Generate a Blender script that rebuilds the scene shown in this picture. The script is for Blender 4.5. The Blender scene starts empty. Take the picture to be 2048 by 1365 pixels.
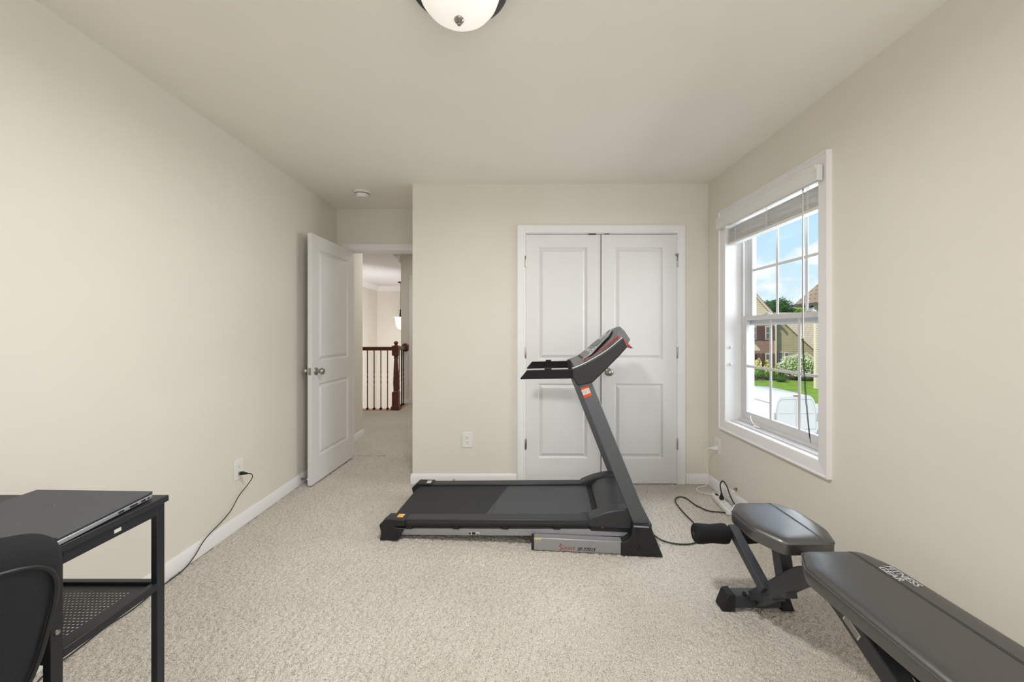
import bpy, bmesh, math, random
import numpy as np
from mathutils import Vector, Matrix, Euler, Quaternion
PI = math.pi
random.seed(7)
S = bpy.context.scene
COL = S.collection

# ------------------------------------------------------------------ camera, light, exposure
cam = bpy.data.cameras.new('camera'); co = bpy.data.objects.new('camera', cam); COL.objects.link(co)
cam.sensor_width = 36; cam.lens = 36 * 790 / 2048
cam.shift_x = -0.00244; cam.shift_y = -0.00903
cam.clip_start = 0.05; cam.clip_end = 300
co.location = (0, 0, 1.236); co.rotation_euler = (PI / 2, 0, 0)
S.camera = co
S.view_settings.view_transform = 'Standard'; S.view_settings.look = 'None'
S.view_settings.gamma = 1; S.view_settings.use_curve_mapping = False
S.view_settings.exposure = 0.06
S.cycles.max_bounces = 10; S.cycles.diffuse_bounces = 6; S.cycles.transparent_max_bounces = 16

W = bpy.data.worlds.new('sky'); S.world = W; W.use_nodes = True
wn = W.node_tree; wn.nodes.clear()
def wN(t, **k):
    n = wn.nodes.new(t)
    for a, b in k.items(): setattr(n, a, b)
    return n
tc = wN('ShaderNodeTexCoord'); sep = wN('ShaderNodeSeparateXYZ'); wn.links.new(tc.outputs['Generated'], sep.inputs[0])
gr = wN('ShaderNodeValToRGB'); wn.links.new(sep.outputs[2], gr.inputs[0])
e = gr.color_ramp.elements
e[0].position = 0.0; e[0].color = (.74, .86, .96, 1); e[1].position = .6; e[1].color = (.17, .42, .85, 1)
k = e.new(.14); k.color = (.60, .80, .97, 1); k = e.new(.3); k.color = (.42, .68, .96, 1)
mp = wN('ShaderNodeMapping'); mp.inputs['Scale'].default_value = (1, 1, 2.0); mp.inputs['Location'].default_value = (.37, .1, .3)
wn.links.new(tc.outputs['Generated'], mp.inputs[0])
nz = wN('ShaderNodeTexNoise'); nz.inputs['Scale'].default_value = 9.5; nz.inputs['Detail'].default_value = 7; nz.inputs['Roughness'].default_value = .52
wn.links.new(mp.outputs[0], nz.inputs[0])
cr = wN('ShaderNodeValToRGB'); cr.color_ramp.elements[0].position = .50; cr.color_ramp.elements[1].position = .62
wn.links.new(nz.outputs[0], cr.inputs[0])
mx = wN('ShaderNodeMixRGB'); mx.inputs[2].default_value = (.93, .95, .98, 1)
wn.links.new(cr.outputs[0], mx.inputs[0]); wn.links.new(gr.outputs[0], mx.inputs[1])
bg = wN('ShaderNodeBackground'); bg.inputs[1].default_value = 1.08; wn.links.new(mx.outputs[0], bg.inputs[0])
wo = wN('ShaderNodeOutputWorld'); wn.links.new(bg.outputs[0], wo.inputs[0])

def lamp(name, kind, loc, energy, col=(1, 1, 1), d=None, **k):
    l = bpy.data.lights.new(name, kind); l.energy = energy; l.color = col
    for a, b in k.items(): setattr(l, a, b)
    o = bpy.data.objects.new(name, l); COL.objects.link(o); o.location = loc
    if d is not None: o.rotation_euler = Vector(d).to_track_quat('-Z', 'Y').to_euler()
    return o
# sun from behind this house, high, lighting the street side only
lamp('sun', 'SUN', (0, 0, 20), 4.4, (1, .96, .88), (.62, .38, -.68), angle=.01)
# daylight through the visible window, plus an added unseen fill light behind the camera
lamp('daylight_window', 'AREA', (2.75, 2.7, 1.7), 88, (.96, .98, 1), (-1, -.08, -.14), shape='RECTANGLE', size=1.9, size_y=1.7)
lamp('rear_fill_light', 'AREA', (.85, -.93, 1.45), 35, (.975, .985, 1), (0, 1, .0), shape='RECTANGLE', size=2.6, size_y=1.7)
# unseen fill lights added to brighten the landing and the stairwell walls
lamp('landing_fill', 'AREA', (-1.25, 5.3, 2.5), 14, (1, .97, .93), (0, 0, -1), shape='DISK', size=.5)
lamp('stairwell_fill', 'AREA', (-2.3, 8.2, .2), 95, (.98, .98, 1), (-.7, .6, .0), shape='RECTANGLE', size=2.0, size_y=2.2)

lamp('ceiling_fixture_bulb', 'AREA', (-.187, 1.333, 2.262), 27, (1, .985, .96), (0, 0, -1), shape='DISK', size=.26)

# ------------------------------------------------------------------ materials
def s2l(c): return tuple((x / 12.92 if x <= .04045 else ((x + .055) / 1.055) ** 2.4) for x in c)
def mat(name, col, rough=.5, metal=0, nscale=60, namt=.04, bump=0, bscale=200, spec=.5, coat=0, emit=None, estr=0):
    m = bpy.data.materials.new(name); m.use_nodes = True; t = m.node_tree; b = t.nodes['Principled BSDF']
    c = s2l(col)
    tcn = t.nodes.new('ShaderNodeTexCoord')
    n = t.nodes.new('ShaderNodeTexNoise'); n.inputs['Scale'].default_value = nscale; n.inputs['Detail'].default_value = 3
    t.links.new(tcn.outputs['Object'], n.inputs['Vector'])
    r = t.nodes.new('ShaderNodeValToRGB')
    r.color_ramp.elements[0].position = .3; r.color_ramp.elements[1].position = .7
    r.color_ramp.elements[0].color = tuple(x * (1 - namt) for x in c) + (1,)
    r.color_ramp.elements[1].color = tuple(min(1, x * (1 + namt)) for x in c) + (1,)
    t.links.new(n.outputs[0], r.inputs[0]); t.links.new(r.outputs[0], b.inputs['Base Color'])
    b.inputs['Roughness'].default_value = rough; b.inputs['Metallic'].default_value = metal
    b.inputs['Specular IOR Level'].default_value = spec; b.inputs['Coat Weight'].default_value = coat
    if bump:
        n2 = t.nodes.new('ShaderNodeTexNoise'); n2.inputs['Scale'].default_value = bscale; n2.inputs['Detail'].default_value = 2
        t.links.new(tcn.outputs['Object'], n2.inputs['Vector'])
        bp = t.nodes.new('ShaderNodeBump'); bp.inputs['Strength'].default_value = bump; bp.inputs['Distance'].default_value = .003
        t.links.new(n2.outputs[0], bp.inputs['Height']); t.links.new(bp.outputs[0], b.inputs['Normal'])
    if emit:
        b.inputs['Emission Color'].default_value = s2l(emit) + (1,); b.inputs['Emission Strength'].default_value = estr
    return m
M = {}
M['wall'] = mat('beige_paint', (.868, .852, .815), .75, nscale=3, namt=.012, bump=.06, bscale=350, spec=.3)
M['ceiling'] = mat('ceiling_paint', (.93, .917, .887), .85, nscale=3, namt=.012, bump=.05, bscale=300, spec=.2)
M['hallceil'] = mat('white_ceiling_paint', (.86, .86, .87), .85, nscale=3, namt=.01)
M['white'] = mat('white_trim_paint', (.905, .90, .90), .38, nscale=5, namt=.01)
M['doorw'] = mat('white_door_paint', (.872, .868, .866), .42, nscale=5, namt=.01, bump=.03, bscale=120)
M['vinyl'] = mat('white_vinyl', (.83, .825, .83), .35, nscale=5, namt=.01)
M['slat'] = mat('blind_slat_white', (.88, .875, .865), .5, nscale=8, namt=.02)
M['plastic'] = mat('white_plastic', (.90, .895, .88), .35, nscale=5, namt=.01)
M['slot'] = mat('dark_slot', (.08, .08, .08), .6)
M['nickel'] = mat('satin_nickel', (.66, .65, .62), .28, 1, nscale=30, namt=.05)
M['brass'] = mat('brass', (.72, .6, .35), .3, 1)
M['pan'] = mat('dark_brushed_pan', (.34, .35, .36), .35, .9, nscale=12, namt=.2)
M['blackmetal'] = mat('black_powder_coat', (.105, .112, .135), .42, .1, nscale=90, namt=.1)
M['blackcord'] = mat('black_cord_rubber', (.08, .08, .085), .5)
M['deskblk'] = mat('black_desk_wood', (.115, .12, .135), .45, nscale=20, namt=.12)
M['laptop'] = mat('dark_grey_laptop_lid', (.30, .31, .33), .55, .25, nscale=40, namt=.03)
M['laptopside'] = mat('silver_laptop_edge', (.66, .67, .69), .35, .6)
M['fabric'] = mat('charcoal_fabric', (.155, .158, .170), .95, nscale=700, namt=.22, bump=.35, bscale=900, spec=.2)
M['tmblack'] = mat('treadmill_black_plastic', (.095, .099, .112), .5, nscale=120, namt=.08, bump=.05, bscale=900)
M['tmrail'] = mat('treadmill_side_rail', (.175, .18, .197), .42, nscale=60, namt=.04)
M['belt'] = mat('running_belt', (.205, .208, .218), .75, nscale=500, namt=.15, bump=.15, bscale=1200, spec=.3)
M['belt2'] = mat('running_belt_worn', (.27, .275, .29), .6, nscale=500, namt=.12, bump=.12, bscale=1200)
M['hood'] = mat('motor_hood', (.175, .18, .195), .42, nscale=120, namt=.06, bump=.05, bscale=900)
M['upright'] = mat('gunmetal_upright', (.36, .375, .39), .42, .35, nscale=60, namt=.05)
M['silver'] = mat('silver_grey_frame', (.62, .62, .635), .4, .35, nscale=50, namt=.03)
M['consgrey'] = mat('console_grey', (.40, .415, .42), .4, .15, nscale=60, namt=.04)
M['consdark'] = mat('console_dark', (.25, .26, .265), .35)
M['consline'] = mat('console_light', (.68, .70, .71), .35, .2)
M['red'] = mat('red_accent', (.70, .08, .09), .35)
M['orange'] = mat('orange_sticker', (.88, .27, .05), .5)
M['amber'] = mat('amber_sticker', (.98, .66, .08), .5)
M['stickw'] = mat('sticker_white', (.80, .80, .77), .5)
M['sticky'] = mat('sticker_yellow', (.84, .80, .42), .5)
M['inkred'] = mat('red_ink', (.66, .10, .10), .5)
M['inkblk'] = mat('black_ink', (.06, .06, .06), .5)
M['inkgrey'] = mat('grey_ink', (.32, .32, .34), .5)
M['foam'] = mat('black_foam', (.10, .10, .105), .85, nscale=300, namt=.3, bump=.5, bscale=400, spec=.3)
M['leather'] = mat('black_vinyl_leather', (.075, .076, .085), .37, nscale=250, namt=.2, bump=.08, bscale=320, spec=1.0)
M['leather'].node_tree.nodes['Principled BSDF'].inputs['IOR'].default_value = 1.75
M['piping'] = mat('black_piping', (.30, .30, .31), .3, spec=.7)
M['stitch'] = mat('grey_stitching', (.40, .40, .41), .6)
M['benchframe'] = mat('charcoal_powder_coat', (.235, .245, .265), .5, .15, nscale=400, namt=.12, bump=.1, bscale=900)
M['rubber'] = mat('black_rubber', (.085, .085, .09), .7, nscale=100, namt=.1)
M['padtext'] = mat('pad_lettering_grey', (.72, .72, .72), .6)
M['wood'] = mat('cherry_stained_wood', (.33, .14, .07), .35, nscale=18, namt=.35, coat=.3)
M['woodlt'] = mat('oak_floor_edge', (.76, .54, .42), .5, nscale=15, namt=.15)
M['iron'] = mat('wrought_iron', (.13, .09, .07), .45, .5)
M['brick'] = None
M['siding'] = None
M['shingle'] = None
M['fascia'] = mat('fascia_white', (.84, .78, .68), .6)
M['gutter'] = mat('dark_bronze_gutter', (.28, .25, .22), .5)
M['lawn'] = mat('lawn_grass', (.46, .57, .22), .95, nscale=1.5, namt=.22, bump=.6, bscale=40, spec=.1)
M['concrete'] = mat('driveway_concrete', (.80, .78, .74), .9, nscale=2, namt=.05)
M['mulch'] = mat('mulch_bed', (.36, .27, .20), .95, nscale=8, namt=.3)
M['vanw'] = mat('white_van_paint', (.83, .83, .81), .4, nscale=1, namt=.01, coat=.15)
M['vangap'] = mat('van_panel_gap', (.66, .67, .66), .5)
M['leaf'] = mat('green_leaves', (.36, .50, .18), .8, nscale=2.5, namt=.45, spec=.2)
M['leafd'] = mat('dark_green_leaves', (.24, .38, .17), .8, nscale=2.5, namt=.45, spec=.2)
M['leafy'] = mat('yellow_green_leaves', (.58, .66, .20), .8, nscale=4, namt=.35, spec=.2)
M['bloom'] = mat('white_blossom', (.86, .86, .74), .8, nscale=6, namt=.15)
M['bloomy'] = mat('yellow_blossom', (.93, .86, .60), .8)
M['bark'] = mat('bark', (.30, .24, .19), .9)
M['hwin'] = mat('house_window_glass', (.34, .40, .38), .15)
M['shutter'] = mat('dark_brown_shutter', (.36, .25, .22), .6)
M['bulbglass'] = mat('frosted_lamp_glass', (.95, .94, .92), .3, nscale=6, namt=.03, emit=(1, .98, .95), estr=.42)
M['pendglass'] = mat('lit_pendant_glass', (.95, .9, .85), .3, emit=(1, .88, .78), estr=.8)

def tex_mat(name, kind, c1, c2, cm, scale, **kw):
    m = bpy.data.materials.new(name); m.use_nodes = True; t = m.node_tree; b = t.nodes['Principled BSDF']; b.inputs['Roughness'].default_value = .85
    tcn = t.nodes.new('ShaderNodeTexCoord'); mpn = t.nodes.new('ShaderNodeMapping'); t.links.new(tcn.outputs['Object'], mpn.inputs[0])
    mpn.inputs['Rotation'].default_value = kw.get('rot', (PI / 2, 0, 0))
    br = t.nodes.new('ShaderNodeTexBrick'); t.links.new(mpn.outputs[0], br.inputs[0])
    br.inputs['Color1'].default_value = s2l(c1) + (1,); br.inputs['Color2'].default_value = s2l(c2) + (1,); br.inputs['Mortar'].default_value = s2l(cm) + (1,)
    br.inputs['Scale'].default_value = scale; br.inputs['Mortar Size'].default_value = kw.get('ms', .02)
    br.inputs['Brick Width'].default_value = kw.get('bw', .5); br.inputs['Row Height'].default_value = kw.get('rh', .25)
    t.links.new(br.outputs[0], b.inputs['Base Color'])
    return m
M['brick'] = tex_mat('red_brown_brick', 'b', (.60, .42, .34), (.48, .36, .31), (.72, .65, .57), 3.0)
M['siding'] = tex_mat('tan_lap_siding', 'b', (.70, .65, .50), (.72, .67, .52), (.56, .51, .38), 1, bw=9, rh=.2, ms=.018)
M['sidingl'] = tex_mat('cream_lap_siding', 'b', (.86, .79, .67), (.87, .80, .69), (.70, .62, .50), 1, bw=6, rh=.2, ms=.015)
M['sidingw'] = tex_mat('pale_lap_siding', 'b', (.72, .71, .65), (.74, .73, .67), (.50, .49, .44), 1, bw=6, rh=.18, ms=.02, rot=(-PI / 2, PI / 2, 0))
M['shingle'] = tex_mat('brown_roof_shingle', 'b', (.62, .53, .44), (.55, .46, .39), (.38, .31, .27), 1, bw=.5, rh=.25, ms=.025, rot=(0, 0, 0))
M['shinglel'] = tex_mat('pale_roof_shingle', 'b', (.74, .67, .57), (.70, .63, .54), (.56, .49, .42), 1, bw=.5, rh=.22, ms=.02, rot=(0, 0, 0))

def glass_mat():
    m = bpy.data.materials.new('window_glass'); m.use_nodes = True; t = m.node_tree; t.nodes.clear()
    o = t.nodes.new('ShaderNodeOutputMaterial'); mixn = t.nodes.new('ShaderNodeMixShader')
    tr = t.nodes.new('ShaderNodeBsdfTransparent'); tr.inputs[0].default_value = (.97, .985, .98, 1)
    gl = t.nodes.new('ShaderNodeBsdfGlossy'); gl.inputs['Roughness'].default_value = .02
    lw = t.nodes.new('ShaderNodeLayerWeight'); lw.inputs[0].default_value = .5; fr = t.nodes.new('ShaderNodeMath'); fr.operation = 'POWER'; fr.inputs[1].default_value = 5; t.links.new(lw.outputs['Facing'], fr.inputs[0])
    t.links.new(fr.outputs[0], mixn.inputs[0]); t.links.new(tr.outputs[0], mixn.inputs[1]); t.links.new(gl.outputs[0], mixn.inputs[2]); t.links.new(mixn.outputs[0], o.inputs[0])
    return m
M['glass'] = glass_mat()

def carpet_mat():
    m = bpy.data.materials.new('beige_cut_pile_carpet'); m.use_nodes = True; t = m.node_tree; b = t.nodes['Principled BSDF']
    tcn = t.nodes.new('ShaderNodeTexCoord')
    n1 = t.nodes.new('ShaderNodeTexNoise'); n1.inputs['Scale'].default_value = 290; n1.inputs['Detail'].default_value = 3; n1.inputs['Roughness'].default_value = .7
    n2 = t.nodes.new('ShaderNodeTexNoise'); n2.inputs['Scale'].default_value = 1.6; n2.inputs['Detail'].default_value = 2
    for n in (n1, n2): t.links.new(tcn.outputs['Object'], n.inputs['Vector'])
    r = t.nodes.new('ShaderNodeValToRGB'); el = r.color_ramp.elements
    el[0].position = .365; el[0].color = s2l((.42, .385, .33)) + (1,); el[1].position = .60; el[1].color = s2l((.865, .843, .81)) + (1,)  # dark ramp end paints the shaded gaps between tufts into the colour
    k = el.new(.45); k.color = s2l((.768, .742, .705)) + (1,)
    t.links.new(n1.outputs[0], r.inputs[0])
    r2 = t.nodes.new('ShaderNodeValToRGB'); r2.color_ramp.elements[0].position = .35; r2.color_ramp.elements[1].position = .65
    r2.color_ramp.elements[0].color = (.90, .89, .875, 1); r2.color_ramp.elements[1].color = (1, 1, 1, 1)
    t.links.new(n2.outputs[0], r2.inputs[0])
    mu = t.nodes.new('ShaderNodeMixRGB'); mu.blend_type = 'MULTIPLY'; mu.inputs[0].default_value = 1
    t.links.new(r.outputs[0], mu.inputs[1]); t.links.new(r2.outputs[0], mu.inputs[2]); t.links.new(mu.outputs[0], b.inputs['Base Color'])
    b.inputs['Roughness'].default_value = 1; b.inputs['Specular IOR Level'].default_value = .1
    b.inputs['Sheen Weight'].default_value = .15
    bp = t.nodes.new('ShaderNodeBump'); bp.inputs['Strength'].default_value = .6; bp.inputs['Distance'].default_value = .004
    t.links.new(n1.outputs[0], bp.inputs['Height']); t.links.new(bp.outputs[0], b.inputs['Normal'])
    return m
M['carpet'] = carpet_mat()

# ------------------------------------------------------------------ mesh helpers
def obj(name, bm, m, parent=None, smooth=35, bevel=0, seg=2, sub=0, loc=None):
    bmesh.ops.recalc_face_normals(bm, faces=bm.faces)
    me = bpy.data.meshes.new(name); bm.to_mesh(me); bm.free()
    if smooth:
        me.polygons.foreach_set('use_smooth', [True] * len(me.polygons))
        me.set_sharp_from_angle(angle=math.radians(smooth))
    o = bpy.data.objects.new(name, me); COL.objects.link(o)
    for mm in (m if isinstance(m, (list, tuple)) else [m]): me.materials.append(mm)
    if parent: o.parent = parent
    if loc: o.location = loc
    if bevel:
        md = o.modifiers.new('bevel', 'BEVEL'); md.width = bevel; md.segments = seg; md.limit_method = 'ANGLE'; md.angle_limit = math.radians(30)
        md.harden_normals = False
    if sub:
        md = o.modifiers.new('sub', 'SUBSURF'); md.levels = sub; md.render_levels = sub
    return o
def struct(name, bm, m, parent=None, **k):
    o = obj(name, bm, m, parent, **k)
    if not parent: o['kind'] = 'structure'
    return o
def thing(name, label, cat, loc=(0, 0, 0), rz=0, group=None):
    o = bpy.data.objects.new(name, None); COL.objects.link(o); o.location = loc; o.rotation_euler = (0, 0, rz)
    o.empty_display_size = .1
    return tag(o, label, cat, group)
def tag(o, label, cat, group=None, kind=None):
    o['label'] = label; o['category'] = cat
    if group: o['group'] = group
    if kind: o['kind'] = kind
    return o
def B(): return bmesh.new()
def box(bm, a, b, mi=0):
    (x0, y0, z0), (x1, y1, z1) = a, b
    x0, x1 = sorted((x0, x1)); y0, y1 = sorted((y0, y1)); z0, z1 = sorted((z0, z1))
    v = [bm.verts.new(p) for p in ((x0, y0, z0), (x1, y0, z0), (x1, y1, z0), (x0, y1, z0), (x0, y0, z1), (x1, y0, z1), (x1, y1, z1), (x0, y1, z1))]
    for f in ((3, 2, 1, 0), (4, 5, 6, 7), (0, 1, 5, 4), (1, 2, 6, 5), (2, 3, 7, 6), (3, 0, 4, 7)):
        fc = bm.faces.new([v[i] for i in f]); fc.material_index = mi
    return bm
def boxes(*l):
    bm = B()
    for a, b in l: box(bm, a, b)
    return bm
def prism(bm, pts, fn, h0, h1, mi=0):
    """polygon pts (a,b) extruded from h0 to h1, fn(a,b,h)->xyz"""
    lo = [bm.verts.new(fn(a, b, h0)) for a, b in pts]; hi = [bm.verts.new(fn(a, b, h1)) for a, b in pts]
    n = len(pts)
    fs = [bm.faces.new(lo[::-1]), bm.faces.new(hi)]
    for i in range(n):
        fs.append(bm.faces.new([lo[i], lo[(i + 1) % n], hi[(i + 1) % n], hi[i]]))
    for f in fs: f.material_index = mi
    return bm
XZ = lambda a, b, h: (a, h, b)       # profile in x,z extruded along y
XY = lambda a, b, h: (a, b, h)
YZ = lambda a, b, h: (h, a, b)
def loft(bm, rings, cap=True, closed=True):
    R = [[bm.verts.new(p) for p in r] for r in rings]; n = len(R[0])
    for i in range(len(R) - 1):
        for j in range(n if closed else n - 1):
            bm.faces.new([R[i][j], R[i][(j + 1) % n], R[i + 1][(j + 1) % n], R[i + 1][j]])
    if cap: bm.faces.new(R[0][::-1]); bm.faces.new(R[-1])
    return bm
def frames(pts):
    P = [Vector(p) for p in pts]; T = []
    for i in range(len(P)):
        a = P[max(0, i - 1)]; b = P[min(len(P) - 1, i + 1)]; d = (b - a)
        T.append(d.normalized() if d.length > 1e-9 else Vector((0, 0, 1)))
    up = Vector((0, 0, 1)) if abs(T[0].z) < .9 else Vector((1, 0, 0))
    n = (up - T[0] * up.dot(T[0])).normalized(); out = []
    for i in range(len(P)):
        n = (n - T[i] * n.dot(T[i])); n = n.normalized() if n.length > 1e-6 else Vector((1, 0, 0))
        out.append((P[i], T[i], n, T[i].cross(n)))
    return out
def smooth_path(pts, n=6):
    P = [Vector(p) for p in pts]; out = []
    for i in range(len(P) - 1):
        a = P[max(0, i - 1)]; b = P[i]; c = P[i + 1]; d = P[min(len(P) - 1, i + 2)]
        for k in range(n):
            t = k / n
            out.append(.5 * ((2 * b) + (c - a) * t + (2 * a - 5 * b + 4 * c - d) * t * t + (-a + 3 * b - 3 * c + d) * t ** 3))
    out.append(P[-1]); return out
def tube(bm, pts, r, seg=10, rs=None):
    fr = frames(pts); rings = []
    for i, (p, t, n, b) in enumerate(fr):
        rr = rs[i] if rs else r
        rings.append([p + (n * math.cos(a) + b * math.sin(a)) * rr for a in [2 * PI * k / seg for k in range(seg)]])
    return loft(bm, rings)
def rect_tube(bm, pts, w, h, side=Vector((1, 0, 0))):
    """rectangular section swept in a plane; side = constant width direction"""
    P = [Vector(p) for p in pts]; rings = []
    for i in range(len(P)):
        a = P[max(0, i - 1)]; b = P[min(len(P) - 1, i + 1)]; T = (b - a).normalized(); n = T.cross(side).normalized()
        k = 1.0
        if 0 < i < len(P) - 1:
            c = (P[i] - a).normalized().dot(T); k = 1 / max(.5, c)
        rings.append([P[i] + side * w / 2 + n * h / 2 * k, P[i] + side * w / 2 - n * h / 2 * k, P[i] - side * w / 2 - n * h / 2 * k, P[i] - side * w / 2 + n * h / 2 * k])
    return loft(bm, rings)
def lathe(bm, prof, seg=32, origin=(0, 0, 0), axis='z'):
    rings = []; ox, oy, oz = origin
    for r, z in prof:
        ring = []
        for k in range(seg):
            a = 2 * PI * k / seg; c, s = r * math.cos(a), r * math.sin(a)
            if axis == 'z': ring.append((ox + c, oy + s, oz + z))
            elif axis == 'y': ring.append((ox + c, oy + z, oz + s))
            else: ring.append((ox + z, oy + c, oz + s))
        rings.append(ring)
    return loft(bm, rings)
def text(name, s, size, m, mw, parent=None, shear=0, ext=.0004, align='LEFT', sx=1, off=0):
    c = bpy.data.curves.new(name, 'FONT'); c.body = s; c.size = size; c.extrude = ext; c.shear = shear; c.align_x = align; c.offset = off
    o = bpy.data.objects.new(name + '_c', c); COL.objects.link(o)
    dg = bpy.context.evaluated_depsgraph_get(); me = bpy.data.meshes.new_from_object(o.evaluated_get(dg))
    bpy.data.objects.remove(o); bpy.data.curves.remove(c)
    me.transform(mw @ Matrix.Diagonal((sx, 1, 1, 1))); me.materials.clear(); me.materials.append(m); me.name = name
    o = bpy.data.objects.new(name, me); COL.objects.link(o)
    if parent: o.parent = parent
    return o
def basis(x, y, o):
    x = Vector(x).normalized(); y = Vector(y).normalized(); z = x.cross(y).normalized()
    m = Matrix.Identity(4)
    for i in range(3): m[i][0], m[i][1], m[i][2], m[i][3] = x[i], y[i], z[i], o[i]
    return m

XL, XR, YB, YE, H = -1.74, 1.575, 3.21, 3.87, 2.44
XC = -.829          # left end of closet wall
YR = -1.0
HC = 2.55           # landing ceiling
# ------------------------------------------------------------------ floor (cut pile relief in the seen area)
def make_floor():
    x0, x1, y0, y1, st = XL - .05, XR + .05, 1.25, 3.95, .0034
    nx = int((x1 - x0) / st); ny = int((y1 - y0) / st)
    rng = np.random.default_rng(3)
    def blur(a, k):
        for ax in (0, 1):
            c = sum(np.roll(a, s, ax) * w for s, w in k); a = c
        return a
    f1 = blur(rng.random((ny, nx)), [(-1, .25), (0, .5), (1, .25)])
    f2 = blur(rng.random((ny, nx)), [(-2, .12), (-1, .23), (0, .3), (1, .23), (2, .12)])
    f1 = (f1 - f1.mean()) / f1.std(); f2 = (f2 - f2.mean()) / f2.std()
    z = np.clip(f1 * .55 + f2 * .8, -2.6, .9) * .0033 - .003
    X, Y = np.meshgrid(np.linspace(x0, x1, nx), np.linspace(y0, y1, ny))
    X = X + (rng.random(X.shape) - .5) * .002; Y = Y + (rng.random(X.shape) - .5) * .002
    co_ = np.stack([X, Y, z], -1).reshape(-1, 3)
    idx = np.arange(nx * ny).reshape(ny, nx)
    q = np.stack([idx[:-1, :-1], idx[:-1, 1:], idx[1:, 1:], idx[1:, :-1]], -1).reshape(-1, 4)
    # coarse remainder
    ex = []; eq = []
    def quad(a, b, c, d, zz=-.002):
        n0 = len(co_) + len(ex); ex.extend([(a, c, zz), (b, c, zz), (b, d, zz), (a, d, zz)]); eq.append([n0, n0 + 1, n0 + 2, n0 + 3])
    quad(XL - .05, XR + .05, YR, y0)
    quad(-4.2, -.55, y1, 6.22); quad(-1.86, -.55, 6.22, 6.80)
    quad(-4.2, XR + .05, YR, 6.22, -.12)
    co2 = np.concatenate([co_, np.array(ex)]); q2 = np.concatenate([q, np.array(eq)])
    me = bpy.data.meshes.new('floor'); me.vertices.add(len(co2)); me.vertices.foreach_set('co', co2.astype(np.float32).ravel())
    me.loops.add(q2.size); me.loops.foreach_set('vertex_index', q2.astype(np.int32).ravel())
    me.polygons.add(len(q2)); me.polygons.foreach_set('loop_start', np.arange(0, q2.size, 4, dtype=np.int32))
    me.polygons.foreach_set('loop_total', np.full(len(q2), 4, dtype=np.int32)); me.update(calc_edges=True); me.validate()
    me.polygons.foreach_set('use_smooth', [True] * len(me.polygons))
    me.materials.append(M['carpet'])
    o = bpy.data.objects.new('floor', me); COL.objects.link(o); o['kind'] = 'structure'
make_floor()

# ------------------------------------------------------------------ walls and ceilings
struct('wall_left', boxes(((XL - .1, YR, 0), (XL, YE, H))), M['wall'], smooth=0)
struct('wall_rear', boxes(((XL - .1, YR - .1, -.1), (XR + .2, YR, H + .1))), M['wall'], smooth=0)
WY0, WY1, WZ0, WZ1 = 2.033, 2.931, .576, 2.07
struct('wall_right', boxes(((XR, YR, 0), (XR + .14, WY0 - .011, H)), ((XR, WY1 + .011, 0), (XR + .14, YE + .1, H)), ((XR, WY0 - .011, 0), (XR + .14, WY1 + .011, WZ0 - .011)), ((XR, WY0 - .011, WZ1 + .011), (XR + .14, WY1 + .011, H))), M['wall'], smooth=0)
DX0, DX1, DZ = .088, 1.318, 2.036     # closet door opening
struct('wall_back', boxes(((XC, YB, 0), (DX0, YB + .12, H)), ((DX1, YB, 0), (XR, YB + .12, H)), ((DX0, YB, DZ), (DX1, YB + .12, H)), ((XC, YB + .12, 0), (XC + .12, YE, H)),
                           ((XC + .12, YE, 0), (XR, YE + .1, H))), M['wall'], smooth=0)
EX0, EX1, EZ = -1.622, -.86, 2.03
bm = B(); prism(bm, [(XL - .1, 0), (EX0 - .018, 0), (EX0 - .018, EZ + .015), (EX1 + .018, EZ + .015), (EX1 + .018, 0), (XC + .12, 0), (XC + .12, H + .1), (XL - .1, H + .1)], XZ, YE, YE + .12)
struct('wall_entry', bm, M['wall'], smooth=0)
struct('ceiling', boxes(((XL - .1, YR, H), (XR + .14, YE + .1, H + .08))), M['ceiling'], smooth=0)
# landing and stairwell
HL = -1.80
struct('wall_hall_left', boxes(((-4.2, YE + .13, -.1), (HL, 4.68, HC))), M['wall'], smooth=0)
struct('wall_hall_right', boxes(((-.6, YE + .1, 0), (-.5, 6.9, HC))), M['wall'], smooth=0)
struct('wall_hall_back', boxes(((-1.948, 6.78, -.1), (-.5, 6.9, HC)), ((-1.948, 6.9, -3), (-1.83, 11.5, HC))), M['wall'], smooth=0)
struct('wall_stairwell_left', boxes(((-4.07, 4.68, -3), (-3.97, 11.5, HC))), M['wall'], smooth=0)
struct('wall_stairwell_back', boxes(((-4.07, 11.4, -3), (-1.83, 11.5, HC))), M['wall'], smooth=0)
struct('ceiling_hall', boxes(((-4.2, YE + .1, HC), (-.5, 11.5, HC + .1))), M['hallceil'], smooth=0)
struct('floor_stairwell', boxes(((-4.07, 6.0, -3.0), (-1.83, 11.5, -2.9)), ((-4.07, 6.1, -3), (-1.83, 6.2, -.1))), M['woodlt'], smooth=0)
struct('trim_landing_edge', boxes(((-4.0, 6.19, -.1), (-1.86, 6.33, .004)), ((-1.95, 6.33, -.1), (-1.81, 6.78, .004))), M['woodlt'], smooth=0)

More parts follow.
